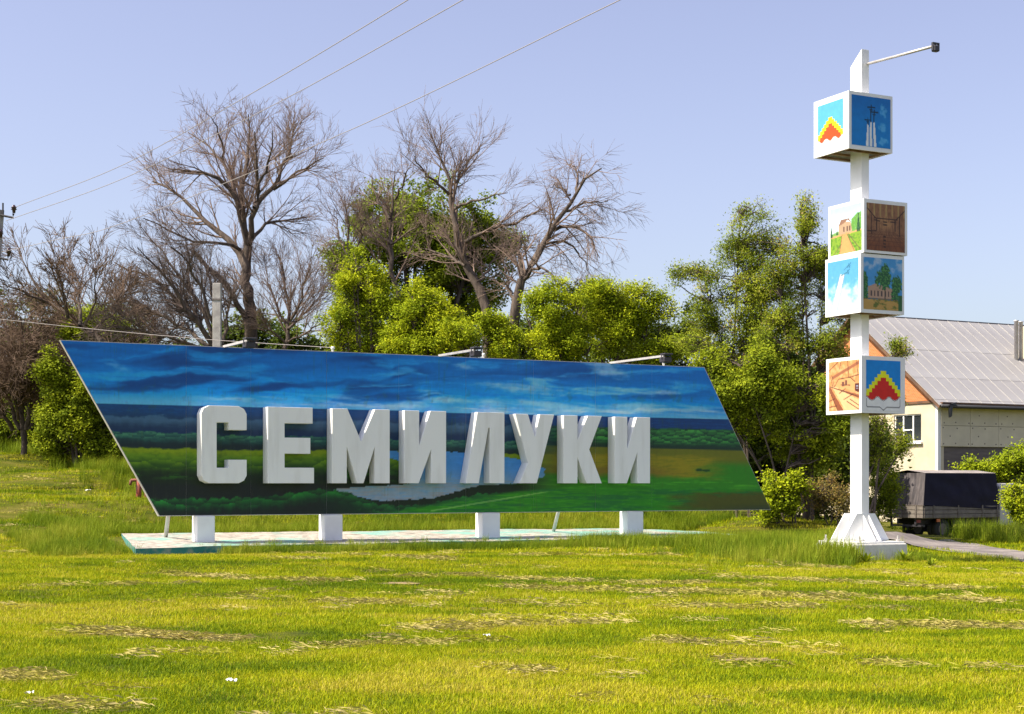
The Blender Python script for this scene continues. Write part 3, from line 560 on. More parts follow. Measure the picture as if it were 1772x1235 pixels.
def picture(cube, side, fn, x0, x1, y0, y1, ch, nm):
    N = 76; u, v = grid_uv(N, N); c = np.clip(lin(np.clip(fn(u, v), 0, 255)) * (1.55 if side == 'front' else 1.), 0, .86).reshape(-1, 3); h = CS / 2  # front pictures painted brighter to make up for the shade on that side
    a = x0 + (x1 - x0) * u; b = ch * (1 - (y0 + (y1 - y0) * v))
    if side == 'front': X = -h + a * CS; Y = np.full_like(a, -h - .004)
    else: X = np.full_like(a, -h - .004); Y = h - a * CS
    ii = np.arange(N * N).reshape(N, N); f = np.stack([ii[:-1, :-1], ii[1:, :-1], ii[1:, 1:], ii[:-1, 1:]], -1).reshape(-1, 4)
    o = obj('picture', quads_mesh('picture', np.stack([X, Y, b], -1).reshape(-1, 3), f, M_picture, False, None, c), None, cube); o['label'] = nm
M_cubew = mat('cube_white', (.8, .8, .8), .45, c2=(.7, .69, .68), scale=2, lo=.5, hi=.85)
for xe, yt, yb, left, front in ((1469, 156, 256, (pic_emblem(False), .12, .84, .1, .86, 'stepped yellow and red emblem on blue'), (pic_monument, .06, .95, .06, .93, 'white monument with dark planes on blue')),
                          (1495, 343, 436, (pic_road_house, .06, .94, .06, .95, 'stone house at the end of a path'), (pic_tunnel, .06, .94, .07, .95, 'brown tunnel hall')),
                          (1489.5, 437.5, 540, (pic_two_planes, .07, .94, .06, .94, 'planes on a white column'), (pic_house_trees, .06, .95, .06, .94, 'long building among dark green trees')),
                          (1491, 615, 714, (pic_interior, .08, .94, .06, .94, 'tan sketch of a wooden interior'), (pic_emblem(True), .1, .89, .07, .96, 'blue, yellow and red stepped shield emblem'))):
    Ye = 32.25; wx = (xe - CX) / F * Ye; h = CS / 2
    cx, cy = wx + h * pc - h * ps, Ye + h * ps + h * pc
    lx = (cx - PXc) * pc + (cy - PYc) * ps; ly = -(cx - PXc) * ps + (cy - PYc) * pc
    zb, zt = zz(yb, Ye), zz(yt, Ye); ch = zt - zb
    mb = MB(); t = .03
    for x0, x1, y0, y1 in ((-h, h, -h, -h + t), (-h, h, h - t, h), (-h, -h + t, -h + t, h - t), (h - t, h, -h + t, h - t)):
        mb.box(x0, x1, y0, y1, 0, ch)
    mb.box(-h + t, h - t, -h + t, h - t, ch - t, ch - .002)
    cube = mb.build('picture_cube', M_cubew, pole); cube.location = (lx, ly, zb)
    for s_ in (-1, 1):
        MB().box(s_ * (h - t - .045) - .02, s_ * (h - t - .045) + .02, -h + t + .003, h - t - .003, .01, .05).build('frame_bar', M_rust, cube); MB().box(-h + t + .07, h - t - .07, s_ * (h - t - .03) - .02, s_ * (h - t - .03) + .02, .012, .052).build('frame_bar', M_rust, cube)
        MB().box(-h + t + .09, h - t - .09, s_ * .22 - ly - .02, s_ * .22 - ly + .02, .014, .06).build('frame_bar', M_rust, cube)
    MB().box(-h + t + .004, h - t - .004, -h + t + .004, h - t - .004, ch * .72, ch * .74).build('inner_plate', M_rust, cube)
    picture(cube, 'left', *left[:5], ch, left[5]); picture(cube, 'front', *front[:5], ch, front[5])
# floodlight arm at the top
za = zz(107); e1 = (.06, -hy - 2.05, za - .28 + .13)
arm = MB().tube([(.06, -hy + .01, za - .02), e1], .03, 8).build('lamp_arm', M_alu, pole, True)
lm = MB(); ex, ey, ez = e1
lm.box(ex - .085, ex + .085, ey - .03, ey + .02, ez + .03, ez + .06).box(ex - .085, ex - .07, ey - .03, ey + .02, ez - .1, ez + .03).box(ex + .07, ex + .085, ey - .03, ey + .02, ez - .1, ez + .03)
lm.box(ex - .068, ex + .068, ey - .06, ey + .05, ez - .12, ez + .0, c=.015)
lm.build('floodlight', M_dark, arm)
# foot: gusset plates, base plate, anchor bolts
gh = .58
for (dx, dy) in ((-.07, 0), (.07, 0)):
    MB().prism([(-hy, gh), (-hy - .42, .02), (-hy, .02)], .02, Matrix.Translation((dx - .01, 0, ZB)) @ Matrix.Rotation(R(90), 4, 'Z') @ Matrix.Translation((0, -.02, 0))).build('gusset', M_white, pole)
for s_ in (-1, 1):      # broad trapezoid plates across the faces
    MB().prism([(-.62, .015), (.62, .015), (.24, gh), (-.24, gh)], .018, Matrix.Translation((0, s_ * (hy + .012) - .009, ZB))).build('gusset', M_white, pole)
for s_ in (-1, 1):
    MB().prism([(s_ * (hx + .003), gh), (s_ * (hx + .42), .02), (s_ * (hx + .003), .02)], .018, Matrix.Translation((0, 0, ZB))).build('gusset', M_white, pole)
MB().box(-.63, .63, -.68, .6, ZB - .035, ZB, c=.006).build('base_plate', M_white, pole)
for x, y in ((-.5, -.6), (.52, -.6), (.52, .5), (-.5, .5)):
    MB().tube([(x, y, ZB - .02), (x, y, ZB + .035), (x, y, ZB + .04), (x, y, ZB + .12)], [.045, .045, .018, .018], 6).build('anchor_bolt', M_alu, pole)
gp = gz1(PXc, PYc)
mb = MB(); prof = [(-.67, ZB - .037), (.67, ZB - .037), (.69, ZB - .25), (.56, gp - .15), (-.56, gp - .15), (-.69, ZB - .25)]
foot = MB().prism(prof, 1.34, Matrix.Translation((0, -.72, 0))).build('footing', M_plinthW, pole)
bv = foot.modifiers.new('edge', 'BEVEL'); bv.width = .03; bv.segments = 2

# ---------------------------------------------------------------- house
HX0, HY0 = (1623 - CX) / F * 60, 60.
house = empty('house', (HX0, HY0, 0), TH, 'cream house with orange brick gable and grey metal roof behind the truck', 'house')
HW, HL = 9.4, 11.; ze, zr = 4.92, 8.5; slope = (zr - ze) / (HW / 2)
M_cream = mat('cream_render', (.62, .54, .41), .85, c2=(.5, .43, .32), scale=1.2, bump=.1)
M_panel = mat('insulation_panel', (.64, .57, .43), .8, c2=(.55, .49, .37), scale=1.5)
M_plinthD = mat('dark_plinth', (.105, .085, .085), .85, c2=(.15, .125, .12), scale=3, stretch=(.4, .4, 3))
M_roof = mat('roof_zinc', (.44, .425, .42), .45, metal=.25, c2=(.36, .345, .345), scale=.9)
M_seam = mat('roof_seam', (.34, .33, .325), .4, metal=.2)
M_brown = mat('brown_trim', (.17, .085, .045), .7, c2=(.1, .055, .035), scale=4)
M_bricks = bpy.data.materials.new('orange_brick'); M_bricks.use_nodes = True
nt = M_bricks.node_tree; bt = nt.nodes.new('ShaderNodeTexBrick'); tcn = nt.nodes.new('ShaderNodeTexCoord'); mpn = nt.nodes.new('ShaderNodeMapping')
mpn.inputs['Rotation'].default_value = (R(90), R(90), 0); mpn.inputs['Scale'].default_value = (4, 4, 4)
sepn = nt.nodes.new('ShaderNodeSeparateXYZ'); cmb = nt.nodes.new('ShaderNodeCombineXYZ')
nt.links.new(tcn.outputs['Object'], sepn.inputs[0]); nt.links.new(sepn.outputs['Y'], cmb.inputs['X']); nt.links.new(sepn.outputs['Z'], cmb.inputs['Y'])
nt.links.new(cmb.outputs[0], bt.inputs['Vector']); bt.inputs['Scale'].default_value = 4.2
bt.inputs['Color1'].default_value = (.56, .19, .055, 1); bt.inputs['Color2'].default_value = (.46, .14, .04, 1); bt.inputs['Mortar'].default_value = (.5, .34, .22, 1); bt.inputs['Mortar Size'].default_value = .015
nt.links.new(bt.outputs['Color'], nt.nodes['Principled BSDF'].inputs['Base Color']); nt.nodes['Principled BSDF'].inputs['Roughness'].default_value = .9
zw = 2.3
def gt(px): k = (px - CX) / F; return (HX0 - k * HY0) / (k * DX + DY)      # pixel column on the gable wall -> metres from the corner
ya, yb_ = gt(1594), gt(1547); hyy = HY0 + DX * (ya + yb_) / 2
zwa, zwb = CZ + (HY - 765) / F * hyy, CZ + (HY - 717) / F * hyy
mb = MB()
mb.box(0, .3, 0, ya, -.2, ze - .06).box(0, .3, yb_, HW, -.2, ze - .06).box(0, .3, ya, yb_, -.2, zwa).box(0, .3, ya, yb_, zwb, ze - .06)
gw = mb.build('gable_wall', M_cream, house)
MB().prism([(0.01, ze - .057), (HW, ze - .057), (HW / 2, zr - .12)], .28, Matrix.Rotation(R(90), 4, 'Z') @ Matrix.Translation((0, -.29, 0))).build('brick_gable', M_bricks, house)
MB().box(-.05, .0, -.1, HW + .1, ze - .14, ze - .04).build('brown_ledge', M_brown, house)
win = MB().box(.05, .12, ya, yb_, zwa, zwa + .05).box(.05, .12, ya, yb_, zwb - .05, zwb).box(.05, .12, ya, ya + .05, zwa + .05, zwb - .05).box(.05, .12, yb_ - .05, yb_, zwa + .05, zwb - .05)
wl = yb_ - ya
win = win.box(.05, .12, ya + wl * .3, ya + wl * .3 + .07, zwa + .05, zwb - .05).box(.05, .12, ya + wl * .66, ya + wl * .66 + .07, zwa + .05, zwb - .05).box(.052, .118, ya + wl * .3 + .07, ya + wl * .66, zwa + (zwb - zwa) * .42, zwa + (zwb - zwa) * .42 + .05)
M_frame = mat('window_white', (.8, .8, .79), .4)
wo_ = win.build('window', M_frame, house)
for a, b in ((.07, wl * .3), (wl * .3 + .07, wl * .66), (wl * .66 + .07, wl - .07)): MB().box(.08, .09, ya + a, ya + b, zwa + .05, zwb - .05).build('pane', M_glass, wo_)
M_curt = mat('curtain', (.5, .42, .36), .9, c2=(.36, .29, .25), scale=3, stretch=(1, 8, .3))
MB().box(.2, .21, ya + wl * .3, ya + wl * .68, zwa, zwb).box(.2, .21, ya, ya + .2, zwa, zwb).build('curtain', M_curt, wo_)
MB().box(-.12, .05, ya - .1, yb_ + .1, zwa - .08, zwa - .01).build('sill', M_frame, wo_)
MB().box(.3, HL, .02, .3, -.2, ze - .06).box(HL - .3, HL, .3, HW, -.2, ze - .06).box(.3, HL - .3, HW - .3, HW, -.2, ze - .06).build('side_wall', M_plinthD, house)
MB().box(-.03, .0, .0, .1, -.2, ze - .16).box(-.03, .12, -.03, .0, -.2, ze - .16).build('corner_trim', M_frame, house)
zp0 = 3.1; pn = None; ph = (ze - .2 - zp0) / 2
cnt = 0; pw = 1.5
dots = MB()
for r_ in range(2):
    for k in range(8):
        x0 = .125 + k * pw; x1 = min(x0 + pw - .012, HL)
        if x1 - x0 < .2: continue
        if pn is None: pn = MB().box(0, pw - .012, -.06, .018, 0, ph - .012, c=.004).mesh('wall_panel', M_panel)
        o = obj('wall_panel', pn, None, house); o.location = (x0, 0, zp0 + r_ * ph)
        for q in range(6):
            dx, dz = ((.12, .1), (.75, .12), (1.38, .1), (.12, .72), (.8, .7), (.45, .4))[q]
            X, Z = x0 + dx + random.uniform(-.04, .04), zp0 + r_ * ph + dz
            dots.tube([(X, -.0605, Z), (X, -.066, Z)], .028, 8)
dots.build('fasteners', M_plinthD, house)['kind'] = 'stuff'
M_bracket = mat('gutter_dark', (.03, .03, .035), .5)
MB().tube([(-.3, -.5, ze - .3), (HL + .3, -.5, ze - .3)], .07, 8).build('gutter', M_bracket, house, True)
MB().prism([(-.2, 0), (.18, 0), (.22, .14), (.05, .1), (-.02, -.4), (-.1, -.45), (-.12, 0)], .1, Matrix.Translation((.15, -.62, ze - .28))).build('gutter_bracket', M_bracket, house)
MB().box(-.2, HL + .2, -.46, -.07, ze - .2, ze - .14).build('soffit', M_brown, house)
# roof: sheet by sheet, with standing seams
Ls = math.hypot(HW / 2 + .45, (HW / 2 + .45) * slope); ang = math.atan(slope)
for side in (0, 1):
    base = Matrix.Translation((0, -.45, ze - .45 * slope + .07)) @ Matrix.Rotation(ang, 4, 'X') if side == 0 else Matrix.Translation((0, HW + .45, ze - .45 * slope + .07)) @ Matrix.Rotation(math.pi, 4, 'Z') @ Matrix.Translation((-HL, 0, 0)) @ Matrix.Rotation(ang, 4, 'X')
    cols = 20; cw = (HL + .7) / cols; rows = (0, .36, 1.9, 3.95, Ls) if side == 0 else (0, Ls)
    cols = cols if side == 0 else 1; cw = (HL + .7) / cols
    for j in range(len(rows) - 1):
        h_ = rows[j + 1] - rows[j]
        mb = MB().box(0, cw - .004, 0, h_ - .006, 0, .02); mb.box(.0, .02, .0, h_ - .006, .0205, .036, mi=1)
        me = mb.mesh('roof_sheet', [M_roof, M_seam])
        for k in range(cols):
            o = obj('roof_sheet', me, None, house); o.matrix_local = base @ Matrix.Translation((-.35 + k * cw, rows[j], .006 * j + random.uniform(0, .006)))
MB().tube([(-.37, HW / 2, zr + .08), (HL + .3, HW / 2, zr + .08)], .06, 6).build('ridge_cap', M_bracket, house)
for s_ in (0, 1):
    base = Matrix.Translation((-.37, -.45, ze - .45 * slope)) @ Matrix.Rotation(ang, 4, 'X') if s_ == 0 else Matrix.Translation((-.33, HW + .45, ze - .45 * slope)) @ Matrix.Rotation(math.pi, 4, 'Z') @ Matrix.Rotation(ang, 4, 'X')
    MB().box(0, .04, 0, Ls, -.05, .05, base).build('rake_board', M_brown, house)
for xp, yt in ((1758.5, 554), (1766.5, 556)):
    yl = 2.4; k = (xp - CX) / F; x0 = HX0 - yl * DY; y0 = HY0 + yl * DX; u = (k * y0 - x0) / (DX - DY * k); Yp = y0 + u * DY
    zt = CZ + (HY - yt) / F * Yp
    MB().tube([(u, yl, ze + yl * slope - .3), (u, yl, zt - .05), (u, yl, zt - .04), (u, yl, zt)], [.085, .085, .11, .11], 10).build('flue_pipe', M_alu, house, True)
MB().box(u + .25, u + .9, 2.1, 2.75, ze + 1.2, zt - .2, c=.02).build('chimney', M_cream, house)

# ---------------------------------------------------------------- truck
TX, TY = (1598 - CX) / F * 52, 52.; ZT = gz1(TX + .8, TY + .9)
truck = empty('flatbed_truck', (TX, TY, ZT), TH, 'small flatbed truck with dark navy tarpaulin parked by the house', 'truck')
zq = lambda y, Y=52: CZ + (HY - y) / F * Y - ZT
M_tarp = mat('navy_tarpaulin', (.007, .006, .018), .65, c2=(.012, .01, .026), scale=2, bump=.8, bscale=3, spec=.2)
M_tarpt = mat('tarpaulin_top', (.34, .3, .28), .7, c2=(.24, .21, .2), scale=3)
M_tarpr = mat('tarpaulin_rear', (.11, .095, .1), .75, c2=(.035, .03, .038), scale=3, stretch=(1, 3, .5), bump=.4, bscale=6)
M_bed = mat('bed_boards', (.2, .175, .155), .8, c2=(.13, .11, .1), scale=5)
M_bedr = mat('bed_metal', (.16, .14, .13), .6, c2=(.1, .08, .07), scale=6)
M_cab = mat('cab_paint', (.52, .5, .48), .4, c2=(.44, .42, .4), scale=2)
M_tyre = mat('tyre_rubber', (.018, .018, .018), .8)
M_orange = mat('orange_marker', (.5, .14, .04), .4)
BLn, BW = 3.42, 1.86; zb0, zb1 = zq(896.5), zq(875); ztt = zq(818)
MB().box(.05, BLn, .05, BW - .05, zb0 - .02, zb0 + .05).build('bed_floor', M_bedr, truck)
nb = 3
for k in range(nb):
    a = zb0 + (zb1 - zb0) * k / nb; b = zb0 + (zb1 - zb0) * (k + 1) / nb - .015
    MB().box(-.025, .02, 0, BW, a, b, c=.005).build('rear_board', M_bed, truck); 
    MB().box(.023, BLn, -.02, .02, a, b, c=.005).build('side_board', M_bed, truck)
    MB().box(.023, BLn, BW - .02, BW + .02, a, b, c=.005).build('side_board', M_bed, truck)
for y in (.3, .98, 1.6): MB().box(-.05, -.026, y, y + .04, zb0, zb1 + .02).build('stake', M_bedr, truck)
for x in (.4, 1.5, 2.6, 3.3): MB().box(x, x + .05, -.045, -.021, zb0, zb1 + .01).build('stake', M_bedr, truck)
MB().box(-.035, .03, -.03, BW + .03, zb1 + .0, zb1 + .03).build('top_rail', M_bedr, truck)
def tarp_sheet(name, a, b, c, d, mt, amp, n=26, m=14, seed=0):
    a, b, c, d = map(np.array, (a, b, c, d)); s, t = np.meshgrid(np.linspace(0, 1, n), np.linspace(0, 1, m))
    p = (a * (1 - s)[..., None] + b * s[..., None]) * (1 - t)[..., None] + (d * (1 - s)[..., None] + c * s[..., None]) * t[..., None]
    nrm = np.cross(b - a, d - a); nrm = nrm / np.linalg.norm(nrm); env = np.minimum(1, 6 * np.minimum(np.minimum(s, 1 - s), np.minimum(t, 1 - t)))
    w = (fbm(s * 9 + 2 * t, t * 3, 300 + seed, 4) - .5) * amp + (noise(s * 22 + 5 * t, t * 2, 310 + seed) - .5) * amp * .5
    p = p + nrm * (w * env)[..., None]; ii = np.arange(n * m).reshape(m, n)
    return obj(name, quads_mesh(name, p.reshape(-1, 3), np.stack([ii[:-1, :-1], ii[:-1, 1:], ii[1:, 1:], ii[1:, :-1]], -1).reshape(-1, 4), mt, True), None, truck)
i_ = .06; zt0 = zb1 - .14
A = [(-.03, -.035, zt0 + .16), (BLn, -.03, zt0), (BLn, BW + .03, zt0), (-.03, BW + .03, zt0 + .16)]
T = [(.14, .06, ztt), (BLn - .1, .05, ztt), (BLn - .1, BW - .05, ztt), (.14, BW - .05, ztt)]
tarp_sheet('tarpaulin_side', A[0], A[1], T[1], T[0], M_tarp, .09, seed=1); tarp_sheet('tarpaulin_side', A[2], A[3], T[3], T[2], M_tarp, .09, seed=2)
tarp_sheet('tarpaulin_rear', A[3], A[0], T[0], T[3], M_tarpr, .1, seed=3); tarp_sheet('tarpaulin_front', A[1], A[2], T[2], T[1], M_tarp, .06, seed=4)
tp = [(x, y, z) for x, y, z in T]; mid = [(x, BW / 2, ztt + .1) for x in (.14, BLn - .1)]
tarp_sheet('tarpaulin_top', T[0], T[1], mid[1], mid[0], M_tarpt, .03, seed=5); tarp_sheet('tarpaulin_top', mid[0], mid[1], T[2], T[3], M_tarpt, .03, seed=6)
MB().box(.1, 5.2, .45, .55, zb0 - .22, zb0 - .03).box(.1, 5.2, 1.3, 1.4, zb0 - .22, zb0 - .03).box(.15, .25, .2, 1.66, zb0 - .3, zb0 - .23).build('chassis', M_dark, truck)
def wheel(x, y, w=.2, r=.34):
    t = MB().tube([(x, y - w / 2, r), (x, y - w / 2 + .03, r), (x, y + w / 2 - .03, r), (x, y + w / 2, r)], [r - .04, r, r, r - .04], 22).build('wheel', M_tyre, truck, True)
    MB().tube([(x, y - w / 2 - .004, r), (x, y + w / 2 + .004, r)], .19, 14).build('rim', M_bedr, t, False)
for y in (.2, .43, 1.42, 1.65): wheel(.95, y)
for y in (.25, 1.6): wheel(4.55, y)
MB().box(1.4, 1.42, .1, .55, .2, zb0 - .05).box(1.4, 1.42, 1.3, 1.75, .2, zb0 - .05).build('mudflap', M_tyre, truck)
MB().box(.6, .75, .0, .04, zb0 - .13, zb0 - .03).build('side_marker', M_orange, truck)
MB().box(-.03, 0, .1, .3, zb0 - .16, zb0 - .06).box(-.03, 0, 1.55, 1.75, zb0 - .16, zb0 - .06).build('tail_light', mat('tail_red', (.035, .01, .01), .3), truck)
zc = zq(836, 53.5)
cab = MB().prism([(3.52, .42), (5.6, .42), (5.75, .75), (5.6, 1.02), (4.95, 1.12), (4.55, zc - .03), (4.35, zc), (3.62, zc), (3.52, zc - .1)], 1.7, Matrix.Translation((0, .06, 0))).build('cab', M_cab, truck)
bv = cab.modifiers.new('edge', 'BEVEL'); bv.width = .04; bv.segments = 3; bv.limit_method = 'ANGLE'
MB().prism([(4.05, 1.1), (4.85, 1.12), (4.5, zc - .12), (4.05, zc - .12)], .02, Matrix.Translation((0, .045, 0))).build('side_window', M_glass, truck)
MB().box(3.505, 3.515, .35, 1.45, 1.12, zc - .2).build('rear_window', M_glass, truck)
MB().box(3.96, 3.98, .05, .062, .5, zc - .1).box(4.02, 4.14, .035, .058, .98, 1.02).build('door_handle', M_dark, truck)

# ---------------------------------------------------------------- utility poles, wires, small posts
Yu = 45.; bx = P(-7, 0, Yu).x
up = empty('utility_pole', (bx, Yu, gz1(bx, Yu)), 0, 'concrete utility pole with insulators cut by the left picture edge', 'pole')
zu = lambda y: CZ + (HY - y) / F * Yu - up.location.z
xu = lambda x: (x - CX) / F * Yu - bx
MB().tube([(xu(-40), 0, -.3), (xu(-19.), 0, zu(600)), (xu(-1.5), 0, zu(363))], [.2, .17, .15], 4).build('post', M_concrete, up)
M_insul = mat('brown_insulator', (.05, .022, .03), .25, spec=.7)
for (xa, ya), (xb, yb), yi in (((3, 373), (25, 377.5), 358), ((-8, 445), (16, 450), 432), ((-6, 403), (2, 409), 400)):
    a = MB().tube([(xu(xa), -.1, zu(ya)), (xu(xb), -.1, zu(yb)), (xu(xb), -.1, zu(yb - 7))], .035, 6).build('cross_arm', M_dark, up)
    X, Z = xu(xb + 1), zu(yi); MB().tube([(X, -.1, Z - .19), (X, -.1, Z - .1), (X, -.1, Z - .09), (X, -.1, Z - .05), (X, -.1, Z - .04), (X, -.1, Z), (X, -.1, Z + .04)], [.04, .05, .09, .05, .085, .05, .03], 10).build('insulator', M_insul, a, True)
MB().tube([(xu(7), -.1, zu(372)), (xu(7), -.1, zu(352))], .025, 6).build('spike', M_dark, up)
def crv(pts, n=10):
    pts = [Vector(p) for p in pts]; q = [pts[0] * 2 - pts[1]] + pts + [pts[-1] * 2 - pts[-2]]; out = []
    for i in range(1, len(q) - 2):
        for k in range(n):
            t = k / n; a, b, c, d = q[i - 1:i + 3]
            out.append(.5 * ((2 * b) + (c - a) * t + (2 * a - 5 * b + 4 * c - d) * t * t + (3 * b - a - 3 * c + d) * t ** 3))
    return out + [pts[-1]]
for lab, pts, r in (('overhead wire running from the utility pole insulator, topmost of three', [(27, 358, 44.9), (215, 284, 40.2), (450, 153, 33), (705, 0, 25.6), (1100, -250, 16)], .0085),
               ('overhead wire from the utility pole, middle of three', [(10, 382, 44.9), (215, 308, 40.5), (480, 178, 33.5), (800, 0, 25.5), (1250, -260, 16)], .0085),
               ('overhead wire passing above the bare trees, lowest of three', [(3, 436, 44.9), (100, 414, 43), (215, 385, 40.5), (590, 232, 33), (1072, 0, 25), (1650, -280, 16)], .0085),
               ('thin low cable running from the left to the sign board top', [(-60, 545, 46), (0, 552, 44.5), (170, 570, 41), (345, 586, 37.2), (460, 594, 35.6), (577, 601.5, 34.45)], .007)):
    tag(MB().tube(crv([P(*q) for q in pts]), r, 5, cap=False).build('overhead_wire' if 'overhead' in lab else 'cable', M_wire, None, True), lab, 'wire')
q = P(376, 595, 44); g = gz1(q.x, q.y)
cpst = empty('concrete_post', (q.x, q.y, g), 0, 'square grey concrete post rising behind the sign board beside the bare tree', 'post')
MB().box(-.115, .115, -.1, .1, -.3, P(0, 490, 44).z - g, c=.012).build('post', M_concrete, cpst)
MB().box(-.13, .13, -.115, .115, P(0, 520, 44).z - g, P(0, 517, 44).z - g).build('clamp', M_bedr, cpst)
q = P(240, 864, 42); q.z = gz1(q.x, q.y); M_redp = mat('rusty_red_paint', (.32, .06, .03), .7, c2=(.16, .06, .04), scale=7)
rp = empty('red_pipe_barrier', tuple(q), .2, 'short rusty red pipe post standing behind the left end of the board', 'post')
MB().tube([(0, 0, -.2), (0, 0, .5)], .075, 10).build('post', M_redp, rp, True); MB().tube([(.2, .3, -.2), (.2, .3, .42)], .06, 10).build('post', M_redp, rp, True)
MB().tube([(-.2, -.05, .49), (.35, .1, .52)], .04, 8).build('bar', M_redp, rp, True); MB().tube([(-.2, -.05, .5), (-.22, -.06, .36)], .035, 8).build('bar', M_redp, rp, True)
# ---------------------------------------------------------------- vegetation tools
def tubes(Pts, Rad, n):
    B, k, _ = Pts.shape
    T = np.gradient(Pts, axis=1); T /= np.linalg.norm(T, axis=2, keepdims=True) + 1e-9
    ref = np.where(np.abs(T[..., 2:3]) < .9, np.array([0, 0, 1.]), np.array([1., 0, 0]))
    U = np.cross(T, ref); U /= np.linalg.norm(U, axis=2, keepdims=True) + 1e-9; V = np.cross(T, U)
    a = np.arange(n) * 2 * math.pi / n
    v = Pts[:, :, None] + Rad[:, :, None, None] * (np.cos(a)[None, None, :, None] * U[:, :, None] + np.sin(a)[None, None, :, None] * V[:, :, None])
    ii = np.arange(B * k * n).reshape(B, k, n); jj = np.roll(ii, -1, 2)
    f = np.stack([ii[:, :-1], jj[:, :-1], jj[:, 1:], ii[:, 1:]], -1).reshape(-1, 4)
    return v.reshape(-1, 3), f
def join(parts):
    vs, fs, b = [], [], 0
    for v, f in parts: vs.append(v); fs.append(f + b); b += len(v)
    return np.concatenate(vs), np.concatenate(fs)
def resample(pts, k):
    pts = np.array(pts, float); d = np.r_[0, np.cumsum(np.linalg.norm(np.diff(pts, axis=0), axis=1))]
    t = np.linspace(0, d[-1], k); return np.stack([np.interp(t, d, pts[:, i]) for i in range(3)], 1)
def grow(Pp, Rp, m, lenf, ang, up, k, rg, rf=.55, tmin=.2, wander=.25, minr=.004, grav=0., lmin=.12):
    B, kp, _ = Pp.shape; idx = np.repeat(np.arange(B), m); N = len(idx)
    t = rg.uniform(tmin, 1, N); s = t * (kp - 1); i0 = np.clip(s.astype(int), 0, kp - 2); fr = (s - i0)[:, None]
    pos = Pp[idx, i0] * (1 - fr) + Pp[idx, i0 + 1] * fr; tan = Pp[idx, i0 + 1] - Pp[idx, i0]; tan /= np.linalg.norm(tan, axis=1, keepdims=True) + 1e-9
    plen = np.linalg.norm(np.diff(Pp, axis=1), axis=2).sum(1)[idx]; r0 = (Rp[idx, i0] * (1 - fr[:, 0]) + Rp[idx, i0 + 1] * fr[:, 0]) * rf
    v = rg.normal(size=(N, 3)); per = v - (v * tan).sum(1, keepdims=True) * tan; per /= np.linalg.norm(per, axis=1, keepdims=True)
    a = np.radians(rg.normal(ang, 9, N))[:, None]; d = np.cos(a) * tan + np.sin(a) * per; d[:, 2] += up; d /= np.linalg.norm(d, axis=1, keepdims=True)
    Ln = np.maximum(plen * lenf * rg.uniform(.55, 1.25, N) * (1.15 - .6 * t), lmin)
    out = np.empty((N, k, 3)); out[:, 0] = pos; p = pos.copy()
    for j in range(1, k):
        d = d + rg.normal(size=(N, 3)) * wander + np.array([0, 0, up * .35 - grav]); d /= np.linalg.norm(d, axis=1, keepdims=True)
        p = p + d * (Ln / (k - 1))[:, None]; out[:, j] = p
    rr = np.maximum(r0, minr)[:, None] * np.linspace(1, .4, k)[None]
    return out, np.maximum(rr, minr * .55)
def sprout(Pp, Rp, per_m, ln, ang, up, k, rg, rf=.5, tmin=.12, wander=.07, minr=.005, grav=0.):
    B, kp, _ = Pp.shape; plen = np.linalg.norm(np.diff(Pp, axis=1), axis=2).sum(1); idx = np.repeat(np.arange(B), rg.poisson(plen * per_m) + 1); N = len(idx)
    t = rg.uniform(tmin, 1, N); s = t * (kp - 1); i0 = np.clip(s.astype(int), 0, kp - 2); fr = (s - i0)[:, None]
    pos = Pp[idx, i0] * (1 - fr) + Pp[idx, i0 + 1] * fr; tan = Pp[idx, i0 + 1] - Pp[idx, i0]; tan /= np.linalg.norm(tan, axis=1, keepdims=True) + 1e-9
    r0 = (Rp[idx, i0] * (1 - fr[:, 0]) + Rp[idx, i0 + 1] * fr[:, 0]) * rf
    v = rg.normal(size=(N, 3)); per = v - (v * tan).sum(1, keepdims=True) * tan; per /= np.linalg.norm(per, axis=1, keepdims=True)
    a = np.radians(rg.normal(ang, 9, N))[:, None]; d = np.cos(a) * tan + np.sin(a) * per; d[:, 2] += up; d /= np.linalg.norm(d, axis=1, keepdims=True)
    Ln = np.minimum(ln * rg.uniform(.5, 1.3, N), plen[idx] * .75 + .1) * (1.15 - .45 * t)
    out = np.empty((N, k, 3)); out[:, 0] = pos; p = pos.copy()
    for j in range(1, k):
        d = d + rg.normal(size=(N, 3)) * wander + np.array([0, 0, up * .25 - grav]); d /= np.linalg.norm(d, axis=1, keepdims=True)
        p = p + d * (Ln / (k - 1))[:, None]; out[:, j] = p
    rr = np.clip(r0, minr, .035)[:, None] * np.linspace(1, .35, k)[None]
    return out, np.maximum(rr, minr * .6)
def limbs_px(limbs, Y, rg, base=None, spread=2.0, k=9, shr=1.):
    out, rad = [], []; bx_, by_ = base
    limbs = [([(bx_ + (x - bx_) * shr, by_ + (y - by_) * shr) for x, y in l[0]],) + tuple(l[1:]) for l in limbs]
    for L_ in limbs:
        pts, ra, rb = L_[0], L_[1], L_[2]; dz0 = L_[3] if len(L_) > 3 else 0.; dz1 = L_[4] if len(L_) > 4 else rg.uniform(-spread, spread)
        n = len(pts); w = [P(x, y, Y + dz0 + (dz1 - dz0) * i / (n - 1)) for i, (x, y) in enumerate(pts)]
        out.append(resample([tuple(p) for p in w], k)); rad.append(np.linspace(ra, rb, k))
    o = np.array(out); o[:, 1:-1] += rg.normal(size=o[:, 1:-1].shape) * .04
    return o, np.array(rad)
